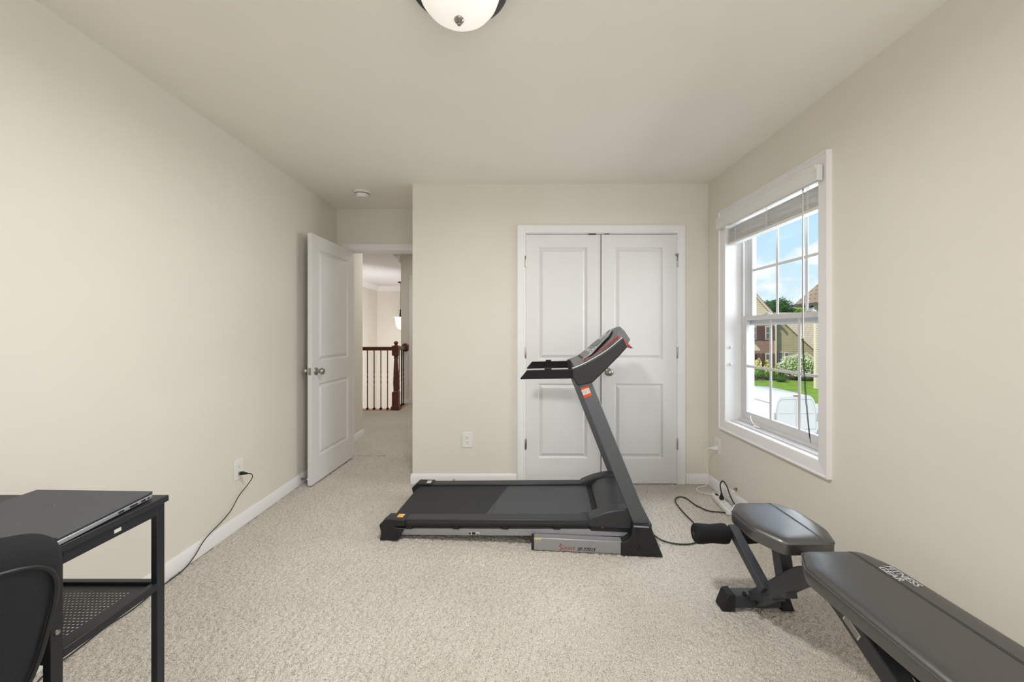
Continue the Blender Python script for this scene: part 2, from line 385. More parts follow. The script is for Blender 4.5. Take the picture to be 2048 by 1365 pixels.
# crown moulding in the stairwell
def crown(bm, p, q, inward):
    prof = [(0, 0), (0, -.14), (.018, -.14), (.022, -.115), (.045, -.075), (.085, -.04), (.105, -.018), (.12, -.018), (.12, 0)]
    p, q, inn = Vector(p), Vector(q), Vector(inward)
    loft(bm, [[p + inn * a + Vector((0, 0, b)) for a, b in prof], [q + inn * a + Vector((0, 0, b)) for a, b in prof]])
bm = B(); crown(bm, (-3.97, 4.68, HC), (-3.97, 11.4, HC), (1, 0, 0)); crown(bm, (-3.97, 11.4, HC), (-1.948, 11.4, HC), (0, -1, 0))
crown(bm, (-1.948, 6.72, HC), (-1.948, 11.4, HC), (-1, 0, 0))
struct('trim_crown', bm, M['white'])
struct('trim_hall_door', boxes(((-1.81, 6.755, 0), (-1.735, 6.78, 2.13)), ((-1.81, 6.755, 2.13), (-.9, 6.78, 2.20))), M['white'], bevel=.004)

# baseboards
def base_prof(t=.014, h=.083): return [(0, 0), (t, 0), (t, h - .022), (t * .72, h - .014), (t * .55, h - .006), (t * .3, h), (0, h)]
def baseboard(name, p, q, inward):
    p, q, inn = Vector(p), Vector(q), Vector(inward); bm = B()
    loft(bm, [[p + inn * a + Vector((0, 0, b)) for a, b in base_prof()], [q + inn * a + Vector((0, 0, b)) for a, b in base_prof()]])
    return struct(name, bm, M['white'])
baseboard('baseboard_left', (XL, YR, 0), (XL, YE, 0), (1, 0, 0))
baseboard('baseboard_right', (XR, YR, 0), (XR, YB, 0), (-1, 0, 0))
baseboard('baseboard_back_left', (XC - .012, YB, 0), (DX0 - .07, YB, 0), (0, -1, 0))
baseboard('baseboard_back_right', (DX1 + .07, YB, 0), (XR, YB, 0), (0, -1, 0))
baseboard('baseboard_closet_return', (XC, YB - .012, 0), (XC, YE, 0), (-1, 0, 0))
baseboard('baseboard_hall_left', (HL, YE + .13, 0), (HL, 4.692, 0), (1, 0, 0))
baseboard('baseboard_hall_back', (-1.81, 6.78, 0), (-1.948, 6.78, 0), (0, -1, 0))

# door casings (profiled)
def casing(name, x0, x1, z, y, w=.068, t=.018):
    """moulded casing on a wall facing -y around an opening"""
    prof = [(0, 0), (0, .010), (.006, .013), (.020, .013), (.026, .016), (w - .014, t), (w - .006, t), (w, t - .006), (w, 0)]
    bm = B()
    def ring(cx, cz, ox, oz): return [(cx + ox * a, y - b, cz + oz * a) for a, b in prof]
    loft(bm, [ring(x0, 0, -1, 0), ring(x0, z, -1, 1), ring(x1, z, 1, 1), ring(x1, 0, 1, 0)])
    return struct(name, bm, M['white'], smooth=25)
casing('trim_closet', DX0, DX1, DZ, YB)
casing('trim_entry', EX0, EX1, EZ, YE)
# jambs
bm = boxes(((DX0 - .001, YB - .004, 0), (DX0 + .004, YB + .12, DZ)), ((DX1 - .004, YB - .004, 0), (DX1 + .001, YB + .12, DZ)), ((DX0, YB - .004, DZ - .004), (DX1, YB + .12, DZ + .001)))
struct('trim_closet_jamb', bm, M['white'], smooth=0)
bm = boxes(((EX0 - .018, YE + .0, 0), (EX0, YE + .13, EZ)), ((EX1, YE, 0), (EX1 + .018, YE + .13, EZ)), ((EX0 - .018, YE, EZ - .001), (EX1, YE + .13, EZ + .015)))
struct('trim_entry_jamb', bm, M['white'], smooth=0)

# ------------------------------------------------------------------ panel doors
def panel_face(bm, w, h, panels, y, sgn, d=.010, bw=.038):
    """front of a door in local x(0..w), z(0..h); raised-and-fielded panels; sgn: outward y direction"""
    xs = sorted({0, w, *[p[0] for p in panels], *[p[1] for p in panels]}); zs = sorted({0, h, *[p[2] for p in panels], *[p[3] for p in panels]})
    def V(x, z, dy=0): return bm.verts.new((x, y + sgn * dy, z))
    for i in range(len(xs) - 1):
        for j in range(len(zs) - 1):
            cx, cz = (xs[i] + xs[i + 1]) / 2, (zs[j] + zs[j + 1]) / 2
            if any(p[0] < cx < p[1] and p[2] < cz < p[3] for p in panels): continue
            bm.faces.new([V(xs[i], zs[j]), V(xs[i + 1], zs[j]), V(xs[i + 1], zs[j + 1]), V(xs[i], zs[j + 1])])
    for x0, x1, z0, z1 in panels:
        steps = [(0, 0), (.006, -.003), (.010, -.014), (.015, -.014), (bw - .003, -.0035), (bw, -.0015), (bw + .0015, -.0015)]
        rings = []
        for ins, dy in steps:
            rings.append([V(x0 + ins, z0 + ins, dy), V(x1 - ins, z0 + ins, dy), V(x1 - ins, z1 - ins, dy), V(x0 + ins, z1 - ins, dy)])
        for a, b in zip(rings, rings[1:]):
            for k in range(4): bm.faces.new([a[k], a[(k + 1) % 4], b[(k + 1) % 4], b[k]])
        bm.faces.new(rings[-1])
def door_slab(w, h, t, panels, both=True):
    bm = B(); panel_face(bm, w, h, panels, 0, -1)
    if both: panel_face(bm, w, h, panels, t, 1)
    else: bm.faces.new([bm.verts.new(p) for p in ((0, t, 0), (w, t, 0), (w, t, h), (0, t, h))])
    for a, b in (((0, 0), (w, 0)), ((w, 0), (w, h)), ((w, h), (0, h)), ((0, h), (0, 0))):
        bm.faces.new([bm.verts.new(p) for p in ((a[0], 0, a[1]), (b[0], 0, b[1]), (b[0], t, b[1]), (a[0], t, a[1]))])
    bmesh.ops.remove_doubles(bm, verts=bm.verts, dist=.0002)
    return bm
def knob(parent, x, z, y, sgn, name='door_knob'):
    bm = B(); pr = [(.0005, 0), (.032, 0), (.032, .004), (.028, .008), (.014, .011), (.011, .022), (.013, .028), (.023, .036), (.028, .046), (.0285, .054), (.024, .063), (.014, .068), (.0005, .069)]
    lathe(bm, [(r, sgn * q) for r, q in pr], 28, (x, y, z), 'y')
    return obj(name, bm, M['nickel'], parent, smooth=50)
def hinge(parent, x, z, y):
    bm = B(); lathe(bm, [(.0005, -.047), (.005, -.046), (.007, -.042), (.007, .042), (.005, .046), (.0005, .047)], 12, (x, y, z), 'z')
    box(bm, (x - .012, y + .001, z - .042), (x + .012, y + .006, z + .042))
    return obj('hinge', bm, M['nickel'], parent)
# closet doors: 4 mm proud of the jamb
pw = .606; gap0 = .0935
pan_l = [(.098, .50, .203, .810), (.098, .50, 1.002, 1.918)]
dl = thing('closet_door', 'white two-panel closet door on the left, partly behind the treadmill console', 'door', (gap0, YB - .002, .006))
obj('door_slab', door_slab(pw, 2.02, .034, pan_l, False), M['doorw'], dl, smooth=20)
for z in (.32, 1.06, 1.80): hinge(dl, -.006, z, -.006)
dr = thing('closet_door', 'white two-panel closet door on the right, with a nickel knob', 'door', (gap0 + pw + .006, YB - .010, .006))
pan_r = [(.105, .50, .203, .810), (.105, .50, 1.002, 1.918)]
obj('door_slab', door_slab(pw + .002, 2.018, .034, pan_r, False), M['doorw'], dr, smooth=20)
for z in (.32, 1.06, 1.80): hinge(dr, pw + .008, z, 0)
knob(dr, .056, .905, 0, -1)
hk = B(); tube(hk, [(pw - .012, -.012, 1.855), (pw + .016, -.012, 1.86)], .004, 8); box(hk, (pw - .008, -.012, 1.845), (pw + .014, -.003, 1.853)); obj('hinge_stop', hk, M['nickel'], dr)
struct('trim_ball_catch', boxes(((.60, YB - .012, DZ - .012), (.66, YB + .01, DZ - .004)), ((.73, YB - .010, DZ - .010), (.77, YB + .01, DZ - .004))), M['slot'], smooth=0)

# open entry door
th_d = math.atan2(.72, -.035)     # direction from hinge along the slab, pointing to camera
ed = thing('entry_door', 'white two-panel door standing open against the beige left wall', 'door', (-1.613, 3.862, .012), -th_d)
# local x runs from hinge to free edge; local -y faces the room
ww = .722
pan_e = [(.095, .615, .205, .800), (.095, .615, .985, 1.905)]
bm = door_slab(ww, 2.01, .034, pan_e, True)
o = obj('door_slab', bm, M['doorw'], ed, smooth=20)
knob(ed, ww - .062, .905, 0, -1); knob(ed, ww - .062, .905, .034, 1)
obj('latch_plate', boxes(((ww - .001, .006, .878), (ww + .0015, .028, .935)), ((ww, .011, .899), (ww + .009, .023, .914))), M['nickel'], ed)
ed.rotation_euler = (0, 0, math.atan2(-.72, -.032))
# after rotation local +y must point to the wall: flip slab if needed
ed.scale = (1, 1, 1)

# spring door stops
def doorstop(label, p, q, name='door_stop', n=14):
    p, q = Vector(p), Vector(q); d = (q - p); L = d.length; bm = B()
    rot = d.to_track_quat('Z', 'Y')
    pts = [p + rot @ Vector((.0055 * math.cos(a), .0055 * math.sin(a), L * .15 + L * .65 * a / (2 * PI * n))) for a in [2 * PI * i / 10 for i in range(10 * n)]]
    t = thing(name, label, 'door stop', p)
    tube(bm, [x - p for x in pts], .0013, 6); obj('spring', bm, M['nickel'], t)
    bm = B(); tube(bm, [Vector(), d * .16], .009, 12); obj('base', bm, M['nickel'], t)
    bm = B(); tube(bm, [d * .8, d], .007, 12); obj('rubber_tip', bm, M['plastic'], t)
doorstop('spring door stop on the left baseboard near the open door', (XL + .013, 3.20, .045), (XL + .075, 3.19, .043))
doorstop('small nickel spring door stop on the baseboard behind the treadmill', (-.49, YB - .013, .036), (-.487, YB - .085, .034))

# ------------------------------------------------------------------ window
win = bpy.data.objects.new('window_1', None); COL.objects.link(win); win['kind'] = 'structure'
prof = [(0, 0), (0, .012), (.008, .016), (.060, .019), (.066, .026), (.073, .026), (.074, 0)]
bm = B()
def rg(cy, cz, oy, oz): return [(XR - b, cy + oy * a, cz + oz * a) for a, b in prof]
R_ = [rg(WY0, WZ0, -1, -1), rg(WY0, WZ1, -1, 1), rg(WY1, WZ1, 1, 1), rg(WY1, WZ0, 1, -1)]
loft(bm, R_ + [R_[0]], cap=False)
obj('window_casing', bm, M['white'], win, smooth=25)
XD = XR + .106
obj('window_reveal', boxes(((XR + .0005, WY0 - .0105, WZ0 - .0105), (XD + .09, WY0, WZ1 + .0105)), ((XR + .0005, WY1, WZ0 - .0105), (XD + .09, WY1 + .0105, WZ1 + .0105)), ((XR + .0005, WY0, WZ1), (XD + .09, WY1, WZ1 + .0105)), ((XR + .0005, WY0, WZ0 - .0105), (XD + .09, WY1, WZ0))), M['white'], win, smooth=0)
# vinyl frame with tracks
def frame_ring(bm, x0, x1, y0, y1, z0, z1, w, wb=None, wt=None):
    wb = wb or w; wt = wt or w
    box(bm, (x0, y0, z0), (x1, y0 + w, z1)); box(bm, (x0, y1 - w, z0), (x1, y1, z1)); box(bm, (x0, y0 + w, z0), (x1, y1 - w, z0 + wb)); box(bm, (x0, y0 + w, z1 - wt), (x1, y1 - w, z1))
bm = B(); frame_ring(bm, XD, XD + .012, WY0, WY1, WZ0, WZ1, .028, .035); frame_ring(bm, XD + .044, XD + .052, WY0, WY1, WZ0, WZ1, .026, .030); frame_ring(bm, XD + .012, XD + .09, WY0, WY1, WZ0, WZ1, .016)
obj('window_frame', bm, M['vinyl'], win, bevel=.0015)
ZM = 1.333
def sash(name, x, z0, z1, wtop, wbot):
    y0, y1 = WY0 + .018, WY1 - .018
    s = B(); frame_ring(s, x, x + .030, y0, y1, z0, z1, .036, wbot, wtop)
    so = obj(name, s, M['vinyl'], win, bevel=.003)
    g = boxes(((x + .013, y0 + .03, z0 + .02), (x + .017, y1 - .03, z1 - .02))); obj('pane', g, M['glass'], so, smooth=0)
    m = B(); iy0, iy1, iz0, iz1 = y0 + .036, y1 - .036, z0 + wbot, z1 - wtop
    for k in (1, 2): yy = iy0 + (iy1 - iy0) * k / 3; box(m, (x + .005, yy - .009, iz0), (x + .0125, yy + .009, iz1))
    zz = (iz0 + iz1) / 2; box(m, (x + .0055, iy0, zz - .009), (x + .0125, iy1, zz + .009))
    obj('muntin', m, M['vinyl'], so, bevel=.002)
    return so
ls = sash('lower_sash', XD + .006, WZ0 + .030, ZM + .018, .034, .050)
us = sash('upper_sash', XD + .050, ZM - .050, WZ1 - .012, .040, .066)
for yy in (2.27, 2.66):
    bm = B(); box(bm, (XD + .006, yy - .028, ZM + .018), (XD + .034, yy + .028, ZM + .026)); lathe(bm, [(.0005, 0), (.013, 0), (.013, .010), (.0005, .011)], 16, (XD + .022, yy, ZM + .025)); box(bm, (XD + .010, yy - .03, ZM + .027), (XD + .020, yy + .01, ZM + .033))
    obj('sash_lock', bm, M['vinyl'], win, bevel=.002)
for zz in (1.11, .985):
    obj('jamb_clip', boxes(((XR + .022, WY1 - .012, zz), (XR + .034, WY1 - .0, zz + .022)), ((XR + .018, WY1 - .02, zz + .006), (XR + .03, WY1 - .01, zz + .014))), M['plastic'], win, bevel=.002)
obj('window_stool', boxes(((XR + .03, WY0, WZ0), (XD + .006, WY1, WZ0 + .008)), ((XD - .018, WY0, WZ0 + .008), (XD + .006, WY1, WZ0 + .026))), M['vinyl'], win, bevel=.002)

# blind
bl = thing('window_blind', 'white faux wood window blind pulled up under the casing top', 'blind', (XR, 2.48, 1.88))
def L(x, y, z): return (x - XR, y - 2.48, z - 1.88)
VY0, VY1 = 1.990, 2.975
bm = B()
pf = [(0, 0), (-.012, 0), (-.012, .008), (-.005, .013), (-.005, .046), (-.009, .050), (-.009, .054), (-.012, .058), (-.012, .064), (-.018, .070), (-.018, .078), (0, .078)]
x_ = XR - .045
loft(bm, [[L(x_ + a, VY0, 2.000 + b) for a, b in pf], [L(x_ + a, VY1, 2.000 + b) for a, b in pf]])
obj('valance', bm, M['slat'], bl, smooth=20)
for yv in (VY0, VY1): obj('valance_return', boxes((L(x_ - .01, yv - .006, 2.000), L(XR - .0275, yv + .006, 2.078))), M['slat'], bl, bevel=.002)
obj('headrail', boxes((L(XR + .006, WY0 + .004, 2.022), L(XR + .056, WY1 - .004, 2.068))), M['slat'], bl, bevel=.002)
bm = B(); z = 1.898; i = 0
rnd = random.Random(4)
while z < 1.998:
    dy = rnd.uniform(-.002, .002); dx = rnd.uniform(-.002, .002); zz = z
    prof_ = [(-.025, 0), (-.012, .0014), (0, .0018), (.012, .0014), (.025, 0), (.025, .0026), (0, .0044), (-.025, .0026)]
    c = XR + .034 + dx
    loft(bm, [[L(c + a, WY0 + .006 + dy, zz + b) for a, b in prof_], [L(c + a, WY1 - .006 + dy, zz + b) for a, b in prof_]])
    z += .0052 if rnd.random() < .8 else .0085
obj('slats', bm, M['slat'], bl, smooth=20)
obj('bottom_rail', boxes((L(XR + .008, WY0 + .006, 1.878), L(XR + .060, WY1 - .006, 1.897))), M['slat'], bl, bevel=.003)
for yy in (2.13, 2.48, 2.83):
    bm = B()
    for xx in (XR + .007, XR + .061):
        tube(bm, [L(xx, yy - .006, 1.878), L(xx - .002, yy - .004, 1.93), L(xx, yy - .006, 2.02)], .0012, 6); tube(bm, [L(xx, yy + .006, 1.878), L(xx + .001, yy + .008, 1.95), L(xx, yy + .006, 2.02)], .0012, 6)
    for k in range(14): box(bm, L(XR + .005, yy - .007, 1.90 + k * .006), L(XR + .0075, yy + .007, 1.902 + k * .006))
    obj('ladder_cord', bm, M['slat'], bl, smooth=0)
bm = B(); tube(bm, smooth_path([L(XR + .012, 2.17, 2.03), L(XR + .010, 2.17, 1.6), L(XR + .010, 2.168, 1.2), L(XR + .012, 2.15, .9), L(XR + .014, 2.12, .64)]), .0016, 6)
tube(bm, smooth_path([L(XR + .012, 2.176, 2.03), L(XR + .012, 2.178, 1.6), L(XR + .012, 2.176, 1.2), L(XR + .014, 2.16, .9), L(XR + .016, 2.13, .66)]), .0016, 6)
obj('pull_cord', bm, M['blackcord'], bl)['label'] = 'dark pull cord'
bm = B(); tube(bm, [L(XR + .004, 2.162, 2.01), L(XR + .004, 2.160, 1.20)], .0032, 8); obj('tilt_wand', bm, M['plastic'], bl)['label'] = 'clear white tilt wand'

# sill latch (white)
t = thing('sash_lift', 'small white cord cleat on the window sill, far end', 'window hardware', (XR + .068, 2.70, WZ0 + .008))
bm = B(); lathe(bm, [(.0005, 0), (.014, 0), (.013, .008), (.0005, .010)], 16); box(bm, (-.006, -.05, .004), (.008, .0, .012)); obj('base', bm, M['plastic'], t, bevel=.002)
bm = B(); tube(bm, smooth_path([(0, 0, .008), (-.01, .01, .03), (-.012, .03, .05), (-.005, .04, .07)]), .003, 8); obj('lever', bm, M['plastic'], t)

# ------------------------------------------------------------------ ceiling fixtures
cl = thing('ceiling_light', 'flush ceiling light with frosted glass bowl and dark metal pan', 'ceiling light', (-.187, 1.333, H))
bm = B(); lathe(bm, [(.001, 0), (.125, 0), (.140, -.008), (.150, -.014), (.160, -.030), (.166, -.036), (.166, -.042), (.150, -.046), (.120, -.047), (.001, -.047)], 64); obj('pan', bm, M['pan'], cl)['label'] = 'dark brushed metal pan'
bm = B(); lathe(bm, [(.001, -.047), (.138, -.047), (.137, -.060), (.128, -.083), (.110, -.106), (.085, -.126), (.055, -.140), (.028, -.147), (.001, -.149)], 64); obj('glass_bowl', bm, M['bulbglass'], cl, smooth=60)['label'] = 'frosted white glass bowl'
bm = B(); lathe(bm, [(.001, -.147), (.016, -.147), (.017, -.152), (.013, -.158), (.006, -.161), (.0065, -.168), (.001, -.171)], 24); obj('finial', bm, M['nickel'], cl)
sm = thing('smoke_detector', 'round white smoke detector on the ceiling by the entry door', 'smoke detector', (-1.31, 3.40, H))
bm = B(); lathe(bm, [(.001, 0), (.070, 0), (.070, -.014), (.066, -.018), (.001, -.018)], 40); obj('base', bm, M['plastic'], sm)
bm = B(); lathe(bm, [(.001, -.017), (.054, -.017), (.054, -.021), (.060, -.023), (.052, -.046), (.044, -.052), (.001, -.053)], 40); obj('cover', bm, M['plastic'], sm)
bm = B(); lathe(bm, [(.050, -.0185), (.0605, -.0185), (.0605, -.0215), (.050, -.0215)], 40); obj('vent_slot', bm, M['slot'], sm)

# ------------------------------------------------------------------ outlets
def outlet(label, loc, rz):
    t = thing('wall_outlet', label, 'outlet', loc, rz)   # local -y faces room
    obj('cover_plate', boxes(((-.040, -.006, -.062), (.040, 0, .062))), M['plastic'], t, bevel=.0025)
    for s in (-1, 1):
        bm = B(); zc = s * .020; pts = [(.017 * math.cos(a), max(-.0135, min(.0135, .017 * math.sin(a))) + zc) for a in [2 * PI * k / 28 for k in range(28)]]
        prism(bm, pts, XZ, -.008, -.004); ro = obj('receptacle', bm, M['plastic'], t)
        obj('slots', boxes(((-.0075, -.0085, zc - .001), (-.0055, -.0075, zc + .008)), ((.0055, -.0085, zc), (.0075, -.0075, zc + .007)), ((-.002, -.0085, zc - .010), (.002, -.0075, zc - .006))), M['slot'], ro, smooth=0)
    return t
outlet('white wall outlet on the closet wall above the treadmill rail', (-.382, YB, .358), 0)
outlet('white wall outlet on the left wall with a black cord plugged in', (XL, 2.485, .370), PI / 2)
outlet('white wall outlet beside the window corner with a white plug', (XR, 3.055, .355), -PI / 2)

# black cord on the left wall
t = thing('charging_cable', 'thin black cord running down the left wall and under the desk', 'cord', (XL + .015, 2.485, .345))
def rel(o, pts): return [Vector(p) - Vector(o) for p in pts]
bm = B(); loft(bm, [[(0, -.010, -.010), (0, .010, -.010), (0, .010, .010), (0, -.010, .010)], [(.016, -.010, -.009), (.016, .010, -.009), (.016, .010, .009), (.016, -.010, .009)], [(.045, -.0045, -.005), (.045, .0045, -.005), (.045, .0045, .004), (.045, -.0045, .004)]])
obj('plug', bm, M['rubber'], t, bevel=.002)
cp = smooth_path([(XL + .056, 2.485, .344), (XL + .075, 2.50, .335), (XL + .06, 2.53, .30), (XL + .03, 2.52, .25), (XL + .024, 2.46, .215), (XL + .020, 2.40, .155), (XL + .020, 2.32, .12), (XL + .020, 2.20, .085), (XL + .022, 2.12, .03), (XL + .030, 2.04, .006), (-1.705, 1.94, .006), (-1.70, 1.85, .006), (-1.69, 1.74, .006), (-1.70, 1.64, .006), (-1.69, 1.52, .006), (-1.68, 1.40, .006), (-1.60, 1.25, .006)], 6)
bm = B(); tube(bm, rel((XL + .015, 2.485, .345), cp), .0027, 8); obj('cable', bm, M['blackcord'], t)

# white cord + power strip + black treadmill cord
ps = thing('power_strip', 'white power strip on the carpet beside the right baseboard', 'power strip', (1.475, 2.80, .0), 0)
dirv = Vector((.037, .27, 0)).normalized()
ps.rotation_euler = (0, 0, math.atan2(dirv.y, dirv.x) - PI / 2)
obj('housing', boxes(((-.028, -.15, .002), (.028, .15, .034))), M['plastic'], ps, bevel=.004)
for k in range(5):
    y = -.115 + k * .042
    obj('socket', boxes(((-.014, y - .013, .034), (.014, y + .013, .0355))), M['plastic'], ps, bevel=.0006)
    if k != 3: obj('slots', boxes(((-.008, y - .006, .0355), (-.006, y + .002, .0359)), ((.006, y - .006, .0355), (.008, y + .002, .0359)), ((-.002, y + .005, .0355), (.002, y + .009, .0359))), M['slot'], ps, smooth=0)
obj('rocker_switch', boxes(((-.010, .095, .034), (.010, .125, .039))), M['slot'], ps, bevel=.001)['label'] = 'dark red rocker switch'
wc = bpy.data.objects.new('power_cord', None); COL.objects.link(wc); wc.location = (XR - .008, 3.055, .335); wc['label'] = 'white cord looping up to the wall outlet'; PSC = wc
bm = B(); loft(bm, [[(0, -.014, -.013), (0, .014, -.013), (0, .014, .013), (0, -.014, .013)], [(-.022, -.013, -.012), (-.022, .013, -.012), (-.022, .013, .012), (-.022, -.013, .012)], [(-.045, -.006, -.006), (-.045, .006, -.006), (-.045, .006, .006), (-.045, -.006, .006)]]); obj('plug', bm, M['plastic'], wc, bevel=.003)
cp = smooth_path([(XR - .050, 3.055, .335), (XR - .075, 3.075, .325), (XR - .085, 3.10, .28), (XR - .075, 3.12, .22), (XR - .055, 3.12, .15), (XR - .040, 3.12, .08), (XR - .055, 3.13, .02), (1.47, 3.13, .007), (1.42, 3.08, .007), (1.425, 3.02, .007), (1.47, 2.97, .012), (1.494, 2.955, .018)], 6)
bm = B(); tube(bm, rel((XR - .008, 3.055, .335), cp), .0036, 8); obj('cable', bm, M['plastic'], wc)
bc = bpy.data.objects.new('power_cord', None); COL.objects.link(bc); bc.location = (.83, 2.45, 0); bc['label'] = 'black power cord'; TMC = bc
cp = smooth_path([(.76, 2.42, .07), (.81, 2.40, .03), (.862, 2.34, .006), (.918, 2.295, .006), (1.001, 2.285, .006), (1.065, 2.312, .006), (1.13, 2.40, .006), (1.152, 2.521, .006), (1.15, 2.711, .006), (1.165, 2.86, .006), (1.213, 2.935, .006), (1.265, 2.92, .006), (1.285, 2.80, .006), (1.33, 2.715, .006), (1.40, 2.69, .007), (1.47, 2.67, .008), (1.52, 2.68, .006), (1.548, 2.76, .006), (1.553, 2.84, .05), (1.545, 2.88, .115), (1.52, 2.885, .145), (1.49, 2.86, .13), (1.4795, 2.828, .09), (1.4795, 2.822, .07)], 8)
bm = B(); tube(bm, rel((.83, 2.45, 0), cp), .0042, 8); obj('cable', bm, M['blackcord'], bc)
bm = B(); q = Vector((1.4795, 2.822, 0)) - Vector((.83, 2.45, 0))
loft(bm, [[(q.x + s * a, q.y + t_ * a * .8, zz) for s, t_ in ((-1, -1), (1, -1), (1, 1), (-1, 1))] for a, zz in ((.012, .036), (.013, .055), (.006, .072), (.005, .085))]); obj('plug', bm, M['rubber'], bc, bevel=.002)
cx = thing('cable_jack', 'small brass cable connector on the wall above the right baseboard', 'connector', (XR, 2.80, .12))
bm = B(); lathe(bm, [(.001, 0), (.010, 0), (.010, -.006), (.005, -.007), (.005, -.024), (.001, -.025)], 16, axis='x'); obj('connector', bm, M['brass'], cx)
bm = B(); tube(bm, smooth_path([(-.024, 0, 0), (-.035, -.006, -.003), (-.03, -.02, -.012), (-.012, -.03, -.02)]), .003, 8); obj('stub_cable', bm, M['plastic'], cx)

# ------------------------------------------------------------------ treadmill (local frame: x length, y width away from camera)
TH = math.atan(.0886)
tm = thing('treadmill', 'black and grey folding treadmill in front of the closet doors', 'treadmill', (.109, 2.229, 0), -TH)
WD = .70
FOOT = [(-.878, .125), (-.762, .126), (-.762, .088), (-.82, .086), (-.82, .078), (-.765, .076), (-.805, .0), (-.915, .0), (-.906, .04), (-.918, .09)]
for y0, y1 in ((.03, .118), (.585, .672)):
    bm = B(); prism(bm, FOOT, XZ, y0, y1); f = obj('end_cap', bm, M['tmblack'], tm, bevel=.004)
    if y0 < .1:
        obj('warning_sticker', boxes(((-.822, .062, .1262), (-.785, .102, .1272))), M['amber'], f, smooth=0)['label'] = 'orange and white warning sticker'
        obj('sticker_patch', boxes(((-.806, .088, .1268), (-.785, .102, .1276))), M['stickw'], f, smooth=0)
    else:
        obj('warning_sticker', boxes(((-.812, .60, .1262), (-.780, .645, .1272))), M['stickw'], f, smooth=0)
# side rails (rise towards the front)
def rise(x): return (x + .77) * .0403
for y0, y1 in ((.045, .122), (.585, .660)):
    bm = B(); pts = [(-.768, .083 + rise(-.768)), (.33, .083 + rise(.33)), (.33, .122 + rise(.33)), (-.768, .122 + rise(-.768))]
    prism(bm, pts, XZ, y0, y1); obj('side_rail', bm, M['tmrail'], tm, bevel=.004)
# skirt under rail
bm = B(); prism(bm, [(-.77, .083), (.33, .083 + rise(.33)), (.33, .1 + rise(.33)), (-.77, .1)], XZ, .0445, .60); obj('deck_board', bm, M['tmblack'], tm, bevel=.002)
# belt
bm = B(); yb0, yb1 = .128, .580
top = [(-.865, .060), (-.878, .080), (-.868, .098), (-.845, .106)] + [(x, .106 + rise(x)) for x in (-.5, -.2, -.121)]
def belt_strip(xa, xb, m, nm):
    bm = B(); prism(bm, [(xa, .096 + rise(xa)), (xb, .096 + rise(xb)), (xb, .108 + rise(xb)), (xa, .108 + rise(xa))], XZ, yb0, yb1); return obj(nm, bm, m, tm)
bm = B(); prism(bm, [(-.80, .070), (-.862, .068), (-.874, .082), (-.868, .098), (-.845, .107), (-.02, .108 + rise(-.02)), (.40, .108 + rise(.4)), (.40, .09 + rise(.4)), (-.80, .085)], XZ, yb0, yb1)
bt = obj('running_belt', bm, M['belt'], tm, smooth=40)
bm = B(); ya = -.245
def zt(x): return .1084 + rise(x)
pa = [(-.215, yb0 + .002), (.36, yb0 + .002), (.36, yb1 - .002), (-.03, yb1 - .002)]
# worn grey stretch of belt, thin overlay (seam runs skew across the belt)
pa = [(-.300, yb0 + .002), (.365, yb0 + .002), (.365, yb1 - .002), (-.205, yb1 - .002)]
lo = [bm.verts.new((x, y, zt(x))) for x, y in pa]; hi = [bm.verts.new((x, y, zt(x) + .0006)) for x, y in pa]
bm.faces.new(lo[::-1]); bm.faces.new(hi)
for i in range(4): bm.faces.new([lo[i], lo[(i + 1) % 4], hi[(i + 1) % 4], hi[i]])
obj('belt_panel', bm, M['belt2'], bt, smooth=0)['label'] = 'paler worn stretch of the belt'
obj('belt_seam', boxes(((-.262, yb0, zt(-.26)), (-.258, yb1, zt(-.26) + .0006))), M['slot'], bt, smooth=0)
text('belt_print', 'NX', .03, M['inkblk'], basis((-1, 0, -.04), (0, -1, 0), (.318, .168, zt(.318) + .0016)), bt, ext=.0002)
# silver under frame
for y0, y1 in ((.055, .085), (.615, .645)):
    bm = B(); prism(bm, [(-.84, .022), (-.84, .062), (.52, .116), (.545, .112), (.552, .098), (.54, .080), (.52, .074)], XZ, y0, y1); fb = obj('under_frame', bm, M['silver'], tm, bevel=.003)
    if y0 < .1:
        mm = basis((1, 0, .04), (-.04, 0, 1), (-.385, .0538, .052))
        bb = boxes(((0, -.008, 0), (.065, .010, .0008))); bb.transform(mm); k = obj('symbol_sticker', bb, M['stickw'], fb, smooth=0)
        bb = boxes(((.002, -.006, .0008), (.014, .008, .0012)), ((.020, -.006, .0008), (.042, .008, .0012)), ((.046, -.006, .0008), (.062, -.001, .0012))); bb.transform(mm); obj('symbols', bb, M['inkblk'], fb, smooth=0)
for x in (-.745, -.46, -.17, .13):
    obj('cushion', boxes(((x - .02, .05, .062 + rise(x)), (x + .02, .09, .085 + rise(x)))), M['rubber'], tm, bevel=.002)
for q_ in (((-.70, .08, .03), (-.66, .62, .06)), ((.10, .08, .05), (.14, .62, .085))): obj('cross_bar', boxes(q_), M['tmblack'], tm, bevel=.002)
